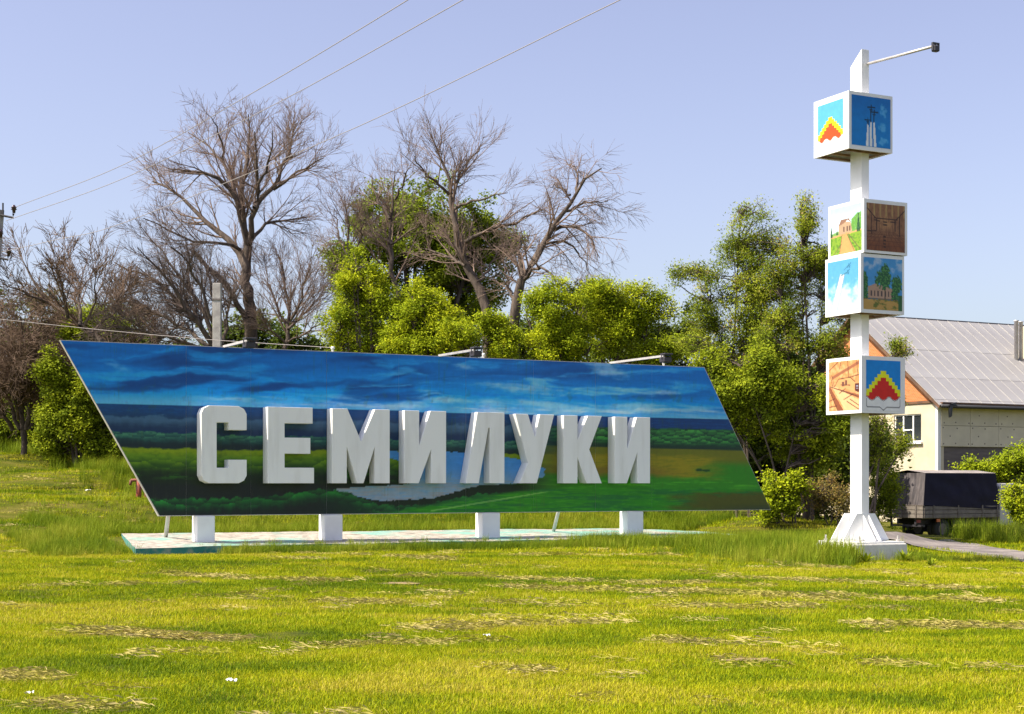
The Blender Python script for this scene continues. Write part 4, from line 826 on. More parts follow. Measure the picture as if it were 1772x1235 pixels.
def bare_tree(name, label, limbs, Y, seed, levels, mt=None, base_px=None, trunk_r=None, group=None, cat='tree', twigmin=.005, spread=2.0, grav=0., bark=None, shr=.89):
    rg = np.random.default_rng(seed); Pp, Rp = limbs_px(limbs, Y, rg, base_px, spread=spread, shr=shr)
    bp = P(*base_px, Y); g = gz1(bp.x, bp.y)
    root = empty(name, (bp.x, bp.y, g), 0, label, cat, group); off = np.array([bp.x, bp.y, g])
    first = tuple(Pp[0, 0]); tr = resample([(bp.x, bp.y, g - .3), ((bp.x + first[0]) / 2 + .05, bp.y, (g + first[2]) / 2), first], 7)
    tv, tf = join([tubes(tr[None], np.linspace(trunk_r * 1.25, Rp[0, 0], 7)[None], 9), tubes(Pp, Rp, 7)])
    obj('trunk', quads_mesh('trunk', tv - off, tf, bark or M_bark, True), None, root)
    parts = []; cur = (Pp, Rp); nl = len(levels)
    for i, (m, lenf, ang, up, k) in enumerate(levels):
        cur = sprout(*cur, m, lenf, ang, up, k, rg, tmin=.1 if i else .15, minr=twigmin, grav=grav)
        parts.append(tubes(*cur, 5 if i == 0 else 3))
    tv, tf = join(parts)
    obj('branches', quads_mesh('branches', tv - off, tf, mt or M_twig, False), None, root)
    return root
def leaf_quads(c, L_, W_, rg, flat=.35, droop=0.):
    N = len(c); a = rg.normal(size=(N, 3)); a[:, 2] = a[:, 2] * (1 - flat) - droop; a /= np.linalg.norm(a, axis=1, keepdims=True)
    u = rg.normal(size=(N, 3)) * .6 + np.array([0, 0, .7]) + np.array(sdir) * .7; b = np.cross(a, u); b /= np.linalg.norm(b, axis=1, keepdims=True) + 1e-9; nn = np.cross(a, b)
    s = rg.uniform(.6, 1.25, N)[:, None]; L_ = L_ * s; W_ = W_ * s; fo = W_ * .25
    v = np.stack([c - a * L_ / 2, c + b * W_ / 2 + nn * fo, c + a * L_ / 2, c - b * W_ / 2 + nn * fo], 1)
    return v.reshape(-1, 3), np.arange(4 * N).reshape(N, 4)
def leafy(name, label, lobes, Y, seed, mt, base_px, n_clump=90, n_leaf=55, leaf=(.11, .06), clump=.28, trunk_r=.09, stems=3, depth=None, group=None, cat='tree', twig=None, bark=None, droop=0., tone=(.0, 1.), shell=.55, zf=.7, shoot=.6, sub=6):
    """a crown of leaf clumps filling lobes (px centre, px radii, distance offset), on stems from the ground"""
    rg = np.random.default_rng(seed); bp = P(*base_px, Y); g = gz1(bp.x, bp.y); off = np.array([bp.x, bp.y, g])
    root = empty(name, (bp.x, bp.y, g), 0, label, cat, group)
    main = lobes; lobes = []
    for l in main:
        dy = l[4] if len(l) > 4 else 0
        for q in range(sub):
            a = rg.uniform(0, 2 * math.pi); r = math.sqrt(rg.uniform(0, 1)) * .72; s1 = rg.uniform(.32, .7); s2 = s1 * rg.uniform(.7, 1.25)
            lobes.append((l[0] + math.cos(a) * r * l[2], l[1] + math.sin(a) * r * l[3], l[2] * s1, l[3] * s2, dy + rg.uniform(-.7, .7) * l[2] / F * Y))
    cen, lob = [], []; tot = sum(l[2] * l[3] for l in lobes)
    for li, l in enumerate(lobes):
        cx, cy, rx, ry = l[:4]; dy = l[4] if len(l) > 4 else 0; Yl = Y + dy; c = np.array(P(cx, cy, Yl)); ax = rx / F * Yl; az = ry / F * Yl; ay = depth or (ax + az) / 2
        n = max(3, int(n_clump * l[2] * l[3] / tot)); d = rg.normal(size=(n, 3)); d /= np.linalg.norm(d, axis=1, keepdims=True)
        r = rg.uniform(0, 1, n) ** .45 * rg.choice([.9, 1.05, 1.35], n, p=[.6, .28, .12]); cen.append(c + d * r[:, None] * np.array([ax, ay, az])); lob += [li] * n
    cen = np.concatenate(cen); cen = cen[cen[:, 2] > gz(cen[:, 0], cen[:, 1]) + .1]; n = len(cen)
    # stems to lobe centres, twigs to clumps
    sp, sr = [], []
    for i in range(stems):
        li = main[i % len(main)]; Yl = Y + (li[4] if len(li) > 4 else 0); q = P(li[0] + rg.uniform(-.3, .3) * li[2], li[1] - rg.uniform(-.2, .7) * li[3], Yl)
        b0 = (bp.x + rg.uniform(-.25, .25) * min(stems, 4) * .5, bp.y + rg.uniform(-.2, .2), g - .2); m1 = ((b0[0] * .7 + q.x * .3) + rg.normal() * .08, (b0[1] * .7 + q.y * .3) + rg.normal() * .1, b0[2] * .6 + q.z * .4)
        sp.append(resample([b0, m1, tuple(q)], 10)); sr.append(np.linspace(trunk_r * rg.uniform(.7, 1.1), trunk_r * .25, 10))
    sp = np.array(sp); sr = np.array(sr)
    tv, tf = tubes(sp, sr, 7); obj('trunk', quads_mesh('trunk', tv - off, tf, bark or M_bark, True), None, root)
    sv = sp[:, 3:].reshape(-1, 3); d2 = ((cen[:, None] - sv[None]) ** 2).sum(2) + (sv[None, :, 2] > cen[:, None, 2]) * 3.; st = sv[d2.argmin(1)]
    t = np.linspace(0, 1, 5)[None, :, None]; bw = st[:, None] * (1 - t) + cen[:, None] * t; bw[:, 1:-1] += rg.normal(size=bw[:, 1:-1].shape) * .06; bw[:, 1:4, 2] += .08
    br = np.linspace(1, .3, 5)[None] * rg.uniform(.012, .03, n)[:, None]
    fine = grow(bw[:, 2:], br[:, 2:], 5, shoot, 38, .3 - droop * .5, 5, rg, minr=.004, tmin=.45, lmin=.3, wander=.14)
    tv, tf = join([tubes(bw, br, 4), tubes(fine[0][:, ::2], fine[1][:, ::2], 3)]); obj('branches', quads_mesh('branches', tv - off, tf, twig or M_bark, False), None, root)
    # leaves
    ctint = rg.uniform(*tone, n); nl = rg.poisson(n_leaf * 1.25, n); ci = np.repeat(np.arange(n), nl)
    tw = fine[0].reshape(n, 5, 5, 3)[ci, rg.integers(0, 5, len(ci))]; w = rg.uniform(.5, 4, len(ci)); wi = np.minimum(w.astype(int), 3); wf = (w - wi)[:, None]; k = np.arange(len(ci)); c = tw[k, wi] * (1 - wf) + tw[k, wi + 1] * wf + rg.normal(size=(len(ci), 3)) * clump * np.array([1, 1, zf]) * .45
    lv, lf = leaf_quads(c, leaf[0], leaf[1], rg, droop=droop); ti = np.clip(ctint[ci] * .65 + rg.uniform(0, .35, len(ci)), 0, 1)
    obj('crown', quads_mesh('crown', lv - off, lf, mt, False, np.repeat(ti, 4)), None, root)
    return root

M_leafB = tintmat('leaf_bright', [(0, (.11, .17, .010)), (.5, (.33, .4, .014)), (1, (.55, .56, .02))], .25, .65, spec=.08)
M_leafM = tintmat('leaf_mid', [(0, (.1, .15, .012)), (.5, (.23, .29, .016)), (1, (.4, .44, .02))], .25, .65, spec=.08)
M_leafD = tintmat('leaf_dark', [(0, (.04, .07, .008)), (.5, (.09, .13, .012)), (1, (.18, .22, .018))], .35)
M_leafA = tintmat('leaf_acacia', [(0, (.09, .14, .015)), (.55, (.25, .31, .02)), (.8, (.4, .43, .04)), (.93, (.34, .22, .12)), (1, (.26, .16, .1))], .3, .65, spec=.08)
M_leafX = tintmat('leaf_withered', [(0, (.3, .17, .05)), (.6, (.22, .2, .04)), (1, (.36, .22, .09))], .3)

# ---------------------------------------------------------------- bare trees
LV = [(3.7, 1.35, 38, .12, 6), (5.2, .82, 34, .08, 4), (5.2, .46, 30, .05, 3)]
bare_tree('bare_tree', 'tallest leafless tree with wide spreading crown left of centre', [
    ([(433, 545), (433, 525), (425, 472), (423, 444), (429, 403)], .2, .14, 0, 0),
    ([(423, 444), (413, 411), (389, 383), (352, 363), (316, 326), (283, 294), (243, 278)], .13, .025, 0, 1.5), ([(429, 403), (421, 379), (415, 335), (389, 290), (364, 270), (324, 258), (283, 254)], .12, .025, 0, -1.5),
    ([(429, 403), (419, 363), (415, 314), (421, 262), (429, 201), (429, 148)], .12, .02, 0, .4), ([(429, 403), (433, 383), (441, 330), (449, 282), (445, 241), (441, 181)], .11, .02, 0, -1.8),
    ([(441, 330), (478, 294), (494, 254), (510, 209), (522, 165)], .085, .02, -.9, 1.2), ([(478, 294), (526, 258), (575, 233)], .05, .015, 0, -1), ([(433, 395), (458, 367), (498, 355), (543, 347)], .07, .015, 0, 2),
    ([(415, 335), (395, 280), (381, 241), (352, 209), (312, 183)], .07, .015, -.6, 2.2), ([(381, 241), (377, 193), (356, 152)], .045, .012, 1, -1), ([(429, 557), (389, 484), (355, 445), (322, 413)], .1, .05, 0, -1.5), ([(413, 411), (380, 400), (330, 396), (270, 372), (225, 350)], .06, .015, 0, -2),
    ([(449, 282), (470, 230), (476, 180)], .05, .015, -1.2, -2.4)], 50, 11, LV, base_px=(436, 600), trunk_r=.22, twigmin=.0055)
bare_tree('bare_tree', 'leafless tree with upright forked crown in front of the dark green tree', [
    ([(841, 525), (821, 473), (800, 440), (780, 387), (776, 310), (764, 273), (748, 221), (737, 196)], .16, .02, 0, .3), ([(776, 310), (788, 269), (813, 229), (829, 206)], .06, .015, 0, 1.3), ([(780, 330), (804, 314), (845, 310), (882, 299)], .05, .012, 0, -1.4),
    ([(800, 395), (837, 371), (886, 363), (926, 343), (955, 331)], .07, .015, 0, -1.2), ([(800, 440), (764, 420), (723, 408)], .06, .015, 0, 1.5), ([(768, 302), (723, 265), (701, 228)], .05, .012, 0, -1.6), ([(821, 473), (850, 440), (870, 400)], .05, .012, 0, 1)],
    48, 12, LV, base_px=(850, 610), trunk_r=.2)
bare_tree('bare_tree', 'leafless tree leaning right with drooping twigs, rightmost of the bare trees', [
    ([(888, 560), (890, 505), (906, 464), (926, 424), (959, 375), (987, 334), (1012, 298), (1028, 264), (1060, 250)], .17, .02, 0, -.4), ([(906, 464), (898, 424), (900, 375)], .1, .03, 0, 1.2), ([(1012, 298), (1012, 264), (1000, 234)], .05, .012, -.3, .8),
    ([(967, 371), (1008, 359), (1044, 391), (1056, 424)], .06, .012, 0, -1), ([(987, 334), (1028, 318), (1072, 314)], .05, .012, 0, 1.4), ([(999, 302), (979, 286), (960, 288)], .04, .01, 0, .4), ([(906, 468), (943, 440), (975, 478)], .06, .012, 0, -1.4), ([(940, 400), (985, 392), (1020, 420), (1032, 450)], .05, .012, 0, .9), ([(890, 505), (878, 480), (872, 440)], .06, .015, 0, 1)],
    47, 13, [(3.9, 1.2, 42, .0, 6), (5.2, .85, 36, -.14, 5), (5.2, .5, 32, -.16, 3)], base_px=(888, 620), trunk_r=.2)
bare_tree('bare_tree', 'slender leafless tree against the left of the dark green tree', [([(690, 520), (674, 403), (672, 351), (683, 314), (683, 266)], .1, .015, 0, .3), ([(672, 351), (642, 298), (632, 266)], .05, .012, 0, 1.2), ([(683, 314), (703, 270), (716, 250)], .045, .012, 0, -1), ([(676, 400), (640, 372), (612, 350)], .04, .012, 0, .7), ([(676, 400), (716, 372), (740, 356)], .04, .012, 0, -.8)],
    51, 14, LV, base_px=(690, 600), trunk_r=.13)
bare_tree('bare_tree', 'thin leafless tree between the tallest bare tree and the dark green tree', [([(605, 560), (601, 464), (601, 375), (594, 302)], .08, .012, 0, .3), ([(601, 420), (580, 370), (575, 330)], .04, .012, 0, 1), ([(601, 440), (626, 390), (634, 350)], .04, .012, 0, -1)],
    52, 15, LV, base_px=(605, 610), trunk_r=.1)
LS = [(6, 1.2, 30, .1, 6), (6, .75, 32, .05, 4), (5.2, .42, 32, .04, 3)]
bare_tree('bare_shrub', 'dark leafless thicket leaning left beside the tallest bare tree', [([(372, 600), (345, 560), (300, 500), (240, 455), (175, 430)], .09, .015, 0, 1), ([(365, 590), (330, 535), (280, 470), (220, 402)], .08, .015, 0, -1), ([(370, 585), (345, 520), (300, 450), (245, 385)], .08, .015, 0, .6), ([(375, 580), (350, 500), (320, 430), (285, 400)], .07, .015, 0, -1.6), ([(360, 595), (310, 560), (240, 520), (180, 500)], .07, .015, 0, 1.8), ([(360, 600), (300, 585), (230, 560), (175, 555)], .06, .015, 0, -2), ([(378, 580), (372, 510), (360, 450), (340, 420)], .06, .015, 0, 1.5), ([(385, 590), (400, 520), (395, 470)], .06, .015, 0, .5)],
    47, 16, LS, M_twigd, base_px=(378, 640), trunk_r=.14, cat='shrub')
bare_tree('bare_shrub', 'pale leafless bush right of the tallest bare tree trunk', [([(492, 600), (500, 560), (506, 541), (494, 464), (480, 415)], .08, .012, 0, .5), ([(506, 541), (530, 480), (545, 420)], .05, .012, 0, -1), ([(500, 560), (470, 500), (455, 440)], .05, .012, 0, 1), ([(500, 560), (540, 520), (565, 480)], .05, .012, 0, .5), ([(495, 590), (460, 560), (440, 520)], .04, .012, 0, -.8), ([(500, 585), (545, 560), (580, 545)], .04, .012, 0, -.8)],
    49, 17, LS, M_twig, base_px=(492, 640), trunk_r=.1, cat='shrub')
bare_tree('bare_shrub', 'leafless tree with a long limb sloping left above the board corner', [([(225, 615), (165, 578), (97, 529), (53, 497), (25, 450), (8, 415)], .13, .015, 0, 1), ([(97, 529), (85, 470), (75, 425)], .06, .012, 0, -1), ([(120, 545), (118, 480), (100, 412)], .06, .012, 0, 1.4), ([(130, 550), (150, 500), (152, 440)], .05, .012, 0, -1.2), ([(53, 497), (20, 480), (-15, 470)], .05, .012, .4, -.6), ([(140, 560), (180, 520), (205, 480)], .05, .012, 0, .6)],
    46, 18, LS, M_twigb, base_px=(285, 720), trunk_r=.13, twigmin=.009)
bare_tree('bare_shrub', 'dense brown leafless bush at the left picture edge', [([(40, 740), (30, 640), (10, 560), (-10, 500)], .1, .02, 0, 1), ([(45, 740), (60, 640), (70, 560), (80, 510)], .09, .02, 0, -1), ([(35, 740), (0, 660), (-40, 600)], .08, .02, 0, .5), ([(50, 740), (90, 660), (110, 600), (125, 570)], .08, .015, 0, .8), ([(40, 700), (40, 600), (35, 520)], .08, .015, 0, -1.5), ([(20, 740), (-10, 690), (-60, 640)], .08, .015, 0, -1), ([(55, 740), (75, 690), (85, 640)], .06, .015, 0, 1.7), ([(30, 720), (15, 650), (20, 590)], .06, .015, 0, -2)],
    52, 19, [(9, 1.3, 45, .0, 5), (7, .8, 42, -.1, 4), (5, .45, 40, -.1, 3)], M_twigb, base_px=(40, 768), trunk_r=.08, twigmin=.009, cat='shrub')
bare_tree('bare_shrub', 'brown leafless thicket just above the left corner of the board', [([(215, 640), (190, 580), (150, 520), (120, 470)], .07, .015, 0, 1), ([(220, 640), (215, 570), (205, 500)], .07, .015, 0, -1), ([(225, 640), (245, 570), (262, 510)], .06, .015, 0, .5), ([(210, 640), (160, 590), (110, 560)], .06, .015, 0, -.6), ([(230, 640), (280, 580), (320, 540)], .06, .015, 0, 1.2), ([(205, 650), (140, 620), (90, 600)], .05, .015, 0, .8)],
    53, 20, LS, M_twigb, base_px=(215, 700), trunk_r=.1, twigmin=.009, cat='shrub')
# ---------------------------------------------------------------- leafy trees and bushes
leafy('leafy_tree', 'big rounded dark green tree behind the bare trees at centre', [(635, 435, 74, 78), (690, 392, 84, 72), (770, 392, 90, 68, 1), (840, 430, 64, 84), (730, 440, 110, 90), (740, 480, 130, 90, 1), (610, 500, 60, 70), (840, 520, 60, 70)], 62, 21, M_leafM, (730, 640), 540, 111, (0.14, 0.0907), .42, .22, 7, group=None, tone=(0, .55))
leafy('bright_bush', 'bright yellow green bush with a tall tip above the board middle', [(615, 480, 34, 60), (650, 540, 60, 60), (600, 580, 50, 50), (690, 570, 60, 60)], 45.5, 22, M_leafB, (640, 650), 230, 131, (0.091, 0.0396), .24, .07, 7)
leafy('bright_bush', 'bright yellow green bush with rounded top below the forked bare tree', [(722, 528, 42, 46), (750, 580, 60, 40), (700, 600, 50, 36)], 44.5, 23, M_leafB, (730, 650), 190, 131, (0.091, 0.0396), .24, .07, 5)
leafy('bright_bush', 'low yellow green bush under the leaning bare tree', [(810, 588, 56, 28), (860, 590, 45, 32), (850, 562, 26, 18)], 44, 24, M_leafB, (830, 650), 150, 126, (0.091, 0.0396), .23, .06, 4)
leafy('bright_bush', 'bright green bush right of the leaning bare tree base', [(955, 540, 50, 50), (930, 590, 52, 42), (985, 580, 45, 45)], 44.5, 25, M_leafB, (950, 650), 190, 136, (0.091, 0.0396), .24, .06, 5)
leafy('bright_bush', 'bright green bush with the highest round top right of the bare trees', [(1060, 515, 62, 50), (1115, 540, 52, 52), (1050, 580, 60, 45), (1130, 600, 50, 38), (1000, 590, 30, 40, -.6)], 45.5, 26, M_leafB, (1070, 660), 290, 136, (0.091, 0.0396), .25, .07, 7, tone=(0, .9))
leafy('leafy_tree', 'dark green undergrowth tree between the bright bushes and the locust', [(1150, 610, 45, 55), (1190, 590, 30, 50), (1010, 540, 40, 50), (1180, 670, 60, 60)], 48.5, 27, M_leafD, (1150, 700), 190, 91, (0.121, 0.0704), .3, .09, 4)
leafy('locust_tree', 'airy locust tree with hanging seed pods left of the pole', [(1285, 400, 36, 50), (1270, 470, 62, 40), (1205, 480, 42, 28), (1300, 530, 60, 50), (1215, 545, 40, 32), (1240, 600, 62, 45), (1330, 430, 26, 44, .5), (1345, 520, 40, 50, .6)], 44, 28, M_leafA, (1300, 860), 320, 91, (0.084, 0.0324), .26, .05, 4, droop=.5, tone=(0, 1), shell=.45)
leafy('locust_tree', 'second airy locust tree directly beside the pole cubes', [(1385, 390, 24, 52), (1395, 450, 44, 46), (1355, 480, 34, 40), (1420, 520, 36, 60), (1380, 560, 50, 50), (1440, 600, 40, 44), (1340, 600, 40, 42), (1425, 440, 26, 44, .6), (1450, 540, 26, 44, .4)], 42.5, 29, M_leafA, (1385, 850), 320, 91, (0.084, 0.0324), .25, .055, 4, droop=.5, tone=(0, 1), shell=.45)
leafy('locust_tree', 'lower leafy mass of the locust thicket between board end and pole', [(1230, 660, 50, 45), (1300, 660, 60, 50), (1370, 680, 60, 50), (1270, 730, 45, 50, .6), (1345, 750, 50, 45, .8), (1430, 720, 42, 60), (1410, 780, 40, 40, .5)], 41.8, 30, M_leafM, (1340, 890), 430, 124, (0.0955, 0.0454), .28, .04, 4, droop=.3)
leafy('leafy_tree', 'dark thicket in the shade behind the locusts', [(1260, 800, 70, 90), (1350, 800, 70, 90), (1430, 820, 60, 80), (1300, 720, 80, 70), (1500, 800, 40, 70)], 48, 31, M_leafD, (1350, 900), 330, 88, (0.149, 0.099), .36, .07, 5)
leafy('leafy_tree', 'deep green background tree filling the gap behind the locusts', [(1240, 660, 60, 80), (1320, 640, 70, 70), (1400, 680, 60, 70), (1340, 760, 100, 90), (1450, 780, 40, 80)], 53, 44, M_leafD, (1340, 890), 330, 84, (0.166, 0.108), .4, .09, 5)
leafy('broadleaf_bush', 'small broadleaved bush hugging the right lower corner of the board', [(1345, 845, 28, 30), (1375, 860, 26, 32), (1330, 880, 22, 22)], 40.6, 32, M_leafB, (1355, 910), 95, 73, (0.084, 0.0576), .17, .035, 5, cat='bush', tone=(0, .8))
leafy('broadleaf_bush', 'half withered bush with tan leaves left of the pole foot', [(1430, 850, 30, 30), (1455, 870, 16, 24, -.4)], 41, 33, M_leafX, (1435, 910), 62, 59, (0.063, 0.036), .16, .03, 5, cat='bush')
leafy('broadleaf_bush', 'green and ochre bush right of the pole beside the truck tail', [(1525, 840, 24, 36), (1515, 880, 24, 26), (1540, 860, 14, 22)], 44, 34, M_leafM, (1525, 915), 90, 73, (0.07, 0.0432), .17, .03, 5, cat='bush')
leafy('locust_tree', 'young locust with drooping sprays in front of the house wall', [(1515, 740, 14, 40), (1545, 690, 16, 14), (1520, 780, 26, 24), (1560, 770, 10, 16, -.3), (1555, 600, 14, 20), (1540, 650, 8, 14)], 42, 35, M_leafA, (1480, 900), 62, 70, (0.077, 0.0288), .17, .05, 6, droop=.6)
leafy('garden_bush', 'dense rounded green bush behind the truck cab', [(1700, 815, 42, 32), (1750, 808, 40, 34), (1790, 815, 40, 36)], 56, 36, M_leafB, (1730, 880), 190, 91, (0.1, 0.0713), .25, .04, 6, cat='bush', tone=(0, .6))
leafy('garden_bush', 'leafy branch clump in front of the truck cab at the right edge', [(1758, 865, 18, 26), (1775, 880, 18, 26)], 49.5, 37, M_leafB, (1775, 925), 70, 80, (0.084, 0.054), .17, .03, 4, cat='bush')
leafy('broadleaf_tree', 'green broadleaved tree at the left beside the slanted board end', [(110, 650, 46, 46), (165, 690, 46, 60), (95, 720, 50, 50), (190, 740, 40, 50), (140, 750, 60, 40), (170, 785, 50, 25), (100, 765, 50, 25), (215, 790, 20, 40)], 50, 38, M_leafM, (150, 810), 340, 131, (0.091, 0.0648), .26, .07, 6, tone=(.05, 1))
leafy('broadleaf_tree', 'small bright tree top rising over the left corner of the board', [(160, 560, 36, 28), (195, 575, 24, 24), (135, 580, 26, 22)], 51, 39, M_leafM, (170, 800), 85, 105, (0.091, 0.0576), .25, .06, 4, tone=(.4, 1))
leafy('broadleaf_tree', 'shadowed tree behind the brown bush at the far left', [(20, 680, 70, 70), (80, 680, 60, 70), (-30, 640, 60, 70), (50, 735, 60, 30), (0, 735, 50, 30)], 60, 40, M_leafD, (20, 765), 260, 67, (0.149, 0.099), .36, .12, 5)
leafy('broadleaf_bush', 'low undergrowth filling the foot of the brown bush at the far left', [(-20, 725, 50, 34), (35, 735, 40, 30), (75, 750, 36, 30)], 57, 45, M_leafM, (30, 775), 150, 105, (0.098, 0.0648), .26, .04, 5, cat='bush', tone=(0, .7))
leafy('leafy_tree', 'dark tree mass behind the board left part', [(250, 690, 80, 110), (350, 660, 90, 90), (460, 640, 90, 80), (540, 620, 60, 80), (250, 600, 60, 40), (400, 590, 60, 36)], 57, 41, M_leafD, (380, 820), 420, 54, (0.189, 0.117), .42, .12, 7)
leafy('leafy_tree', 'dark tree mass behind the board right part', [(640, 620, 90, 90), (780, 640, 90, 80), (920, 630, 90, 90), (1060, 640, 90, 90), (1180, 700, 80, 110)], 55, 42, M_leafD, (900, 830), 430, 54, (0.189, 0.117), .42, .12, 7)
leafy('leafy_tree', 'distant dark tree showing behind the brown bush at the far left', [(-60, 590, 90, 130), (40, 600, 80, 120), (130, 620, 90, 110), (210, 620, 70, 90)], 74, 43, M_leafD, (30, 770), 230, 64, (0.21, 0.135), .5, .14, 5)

# ---------------------------------------------------------------- grass, hay
protos = bpy.data.collections
def blades(n, rad, h, w, seg_, rg, lean=.35, flat=False):
    vs, fs, ts = [], [], []; b = 0
    for i in range(n):
        a = rg.uniform(0, 2 * math.pi); r = rad * math.sqrt(rg.uniform()); x, y = r * math.cos(a), r * math.sin(a); hh = h * rg.uniform(.45, 1.15); ww = w * rg.uniform(.7, 1.3); ph = rg.uniform(0, math.pi * 2)
        dx, dy = math.cos(ph), math.sin(ph); le = abs(rg.normal(0, lean)) * hh; t_ = rg.uniform()
        if flat:
            ln = h * rg.uniform(.4, 1.2); z_ = rg.uniform(.01, .06) * (1 - .6 * r / rad); zz_ = z_ + rg.normal() * .02; ph2 = rg.normal(0, .9); dx, dy = math.cos(ph2), math.sin(ph2)
            vs += [(x - dy * ww, y + dx * ww, z_), (x + dy * ww, y - dx * ww, z_), (x + dx * ln / 2, y + dy * ln / 2, (z_ + zz_) / 2 + .015 * rg.uniform()), (x + dx * ln, y + dy * ln, max(zz_, .005))]
            fs += [(b, b + 1, b + 2), (b, b + 2, b + 3)]; ts += [t_] * 4; b += 4; continue
        for s in range(seg_ + 1):
            f = s / seg_; cw = ww * (1 - f) ** .7 if s < seg_ else 0; cx, cy, cz = x + dx * le * f * f, y + dy * le * f * f, hh * f * (1 - .15 * f * f * (le / hh))
            if s < seg_: vs += [(cx - dy * cw, cy + dx * cw, cz), (cx + dy * cw, cy - dx * cw, cz)]; ts += [t_] * 2
            else: vs.append((cx, cy, cz)); ts.append(t_)
        for s in range(seg_ - 1): k = b + 2 * s; fs.append((k, k + 1, k + 3)); fs.append((k, k + 3, k + 2))
        k = b + 2 * (seg_ - 1); fs.append((k, k + 1, k + 2)); b += 2 * seg_ + 1
    return vs, fs, ts
def proto_coll(name, nvar, mt, *a, seed=0, **kw):
    c = bpy.data.collections.new(name)
    for i in range(nvar):
        v, f, t = blades(*a, np.random.default_rng(seed + i), **kw); me = quads_mesh(name, np.array(v), np.array(f), mt, False, np.array(t)); o = bpy.data.objects.new(name + '_source', me); c.objects.link(o)
    return c
def scatter(name, pts, rot, scl, tint, pick, coll, tilt=None):
    me = bpy.data.meshes.new(name); me.vertices.add(len(pts)); me.vertices.foreach_set('co', np.ascontiguousarray(pts, np.float32).ravel())
    for nm, arr, ty in (('rot', rot, 'FLOAT'), ('scl', scl, 'FLOAT'), ('itint', tint, 'FLOAT'), ('pick', pick, 'INT')):
        a = me.attributes.new(nm, ty, 'POINT'); a.data.foreach_set('value', np.ascontiguousarray(arr, np.int32 if ty == 'INT' else np.float32))
    o = obj(name, me); ng = bpy.data.node_groups.new(name, 'GeometryNodeTree'); ng.interface.new_socket('Geometry', in_out='INPUT', socket_type='NodeSocketGeometry'); ng.interface.new_socket('Geometry', in_out='OUTPUT', socket_type='NodeSocketGeometry')
    N = ng.nodes; L_ = ng.links; gi = N.new('NodeGroupInput'); go = N.new('NodeGroupOutput'); ip = N.new('GeometryNodeInstanceOnPoints'); ci = N.new('GeometryNodeCollectionInfo')
    ci.inputs['Collection'].default_value = coll; ci.inputs['Separate Children'].default_value = True; ci.inputs['Reset Children'].default_value = True
    def na(nm, ty): q = N.new('GeometryNodeInputNamedAttribute'); q.data_type = ty; q.inputs['Name'].default_value = nm; return q.outputs['Attribute']
    cx_ = N.new('ShaderNodeCombineXYZ'); L_.new(na('rot', 'FLOAT'), cx_.inputs['Z'])
    L_.new(gi.outputs[0], ip.inputs['Points']); L_.new(ci.outputs[0], ip.inputs['Instance']); ip.inputs['Pick Instance'].default_value = True
    L_.new(na('pick', 'INT'), ip.inputs['Instance Index']); L_.new(cx_.outputs[0], ip.inputs['Rotation']); L_.new(na('scl', 'FLOAT'), ip.inputs['Scale']); L_.new(ip.outputs[0], go.inputs[0])
    md = o.modifiers.new('scatter', 'NODES'); md.node_group = ng
    return o
def grassmat(name, stops, trans=.3):
    m = tintmat(name, stops, trans, .6, 'itint', True, .1); n = m.node_tree.nodes; l = m.node_tree.links
    a = [q for q in n if q.bl_idname == 'ShaderNodeAttribute'][0]; r = [q for q in n if q.bl_idname == 'ShaderNodeValToRGB'][0]
    b = n.new('ShaderNodeAttribute'); b.attribute_name = 'tint'; ma = n.new('ShaderNodeMath'); ma.operation = 'MULTIPLY_ADD'; ma.inputs[1].default_value = .3; l.new(b.outputs['Fac'], ma.inputs[0])
    su = n.new('ShaderNodeMath'); su.operation = 'ADD'; su.inputs[1].default_value = -.15; l.new(a.outputs['Fac'], ma.inputs[2]); l.new(ma.outputs[0], su.inputs[0]); l.new(su.outputs[0], r.inputs['Fac']); return m
M_lawn = grassmat('lawn_blades', [(0, (.09, .16, .004)), (.35, (.25, .32, .005)), (.62, (.39, .42, .006)), (.85, (.48, .44, .014)), (1, (.52, .45, .07))])
M_tall = grassmat('tall_blades', [(0, (.1, .17, .010)), (.5, (.22, .29, .014)), (1, (.42, .42, .05))])
M_hay = grassmat('cut_hay', [(0, (.32, .31, .04)), (.5, (.42, .36, .09)), (1, (.52, .43, .18))], .15)
c_lawn = proto_coll('lawn_tuft', 8, M_lawn, 46, .17, .036, .0036, 1, seed=50, lean=.8)
c_tall = proto_coll('tall_grass_tuft', 8, M_tall, 34, .13, .34, .0045, 3, seed=70, lean=.4)
c_hay = proto_coll('hay_tuft', 6, M_hay, 44, .26, .12, .0011, 1, seed=90, flat=True)
def on_slab(X, Y):
    u = (X - SX) * DX + (Y - SY) * DY; y = -(X - SX) * DY + (Y - SY) * DX; return (u > -.75) & (u < 14.6) & (y > -1.12) & (y < 2.5), u, y
roadpts = [G(x, y) for x, y in ((1500, 926), (1560, 931), (1600, 939), (1650, 945), (1690, 953), (1730, 960), (1772, 965), (1860, 980))]
def near_road(X, Y):
    d = np.full(X.shape, 99.)
    for p, q in zip(roadpts, roadpts[1:]):
        for t in (0, .25, .5, .75): r = p.lerp(q, t); d = np.minimum(d, np.hypot((X - r.x), (Y - r.y) * .45))
    return d
def cand(n, y0, y1, k=.37, x0=None, x1=None):
    Y = np.sqrt(rng.uniform(y0 ** 2, y1 ** 2, n)); X = rng.uniform(-k, k, n) * Y; return X, Y
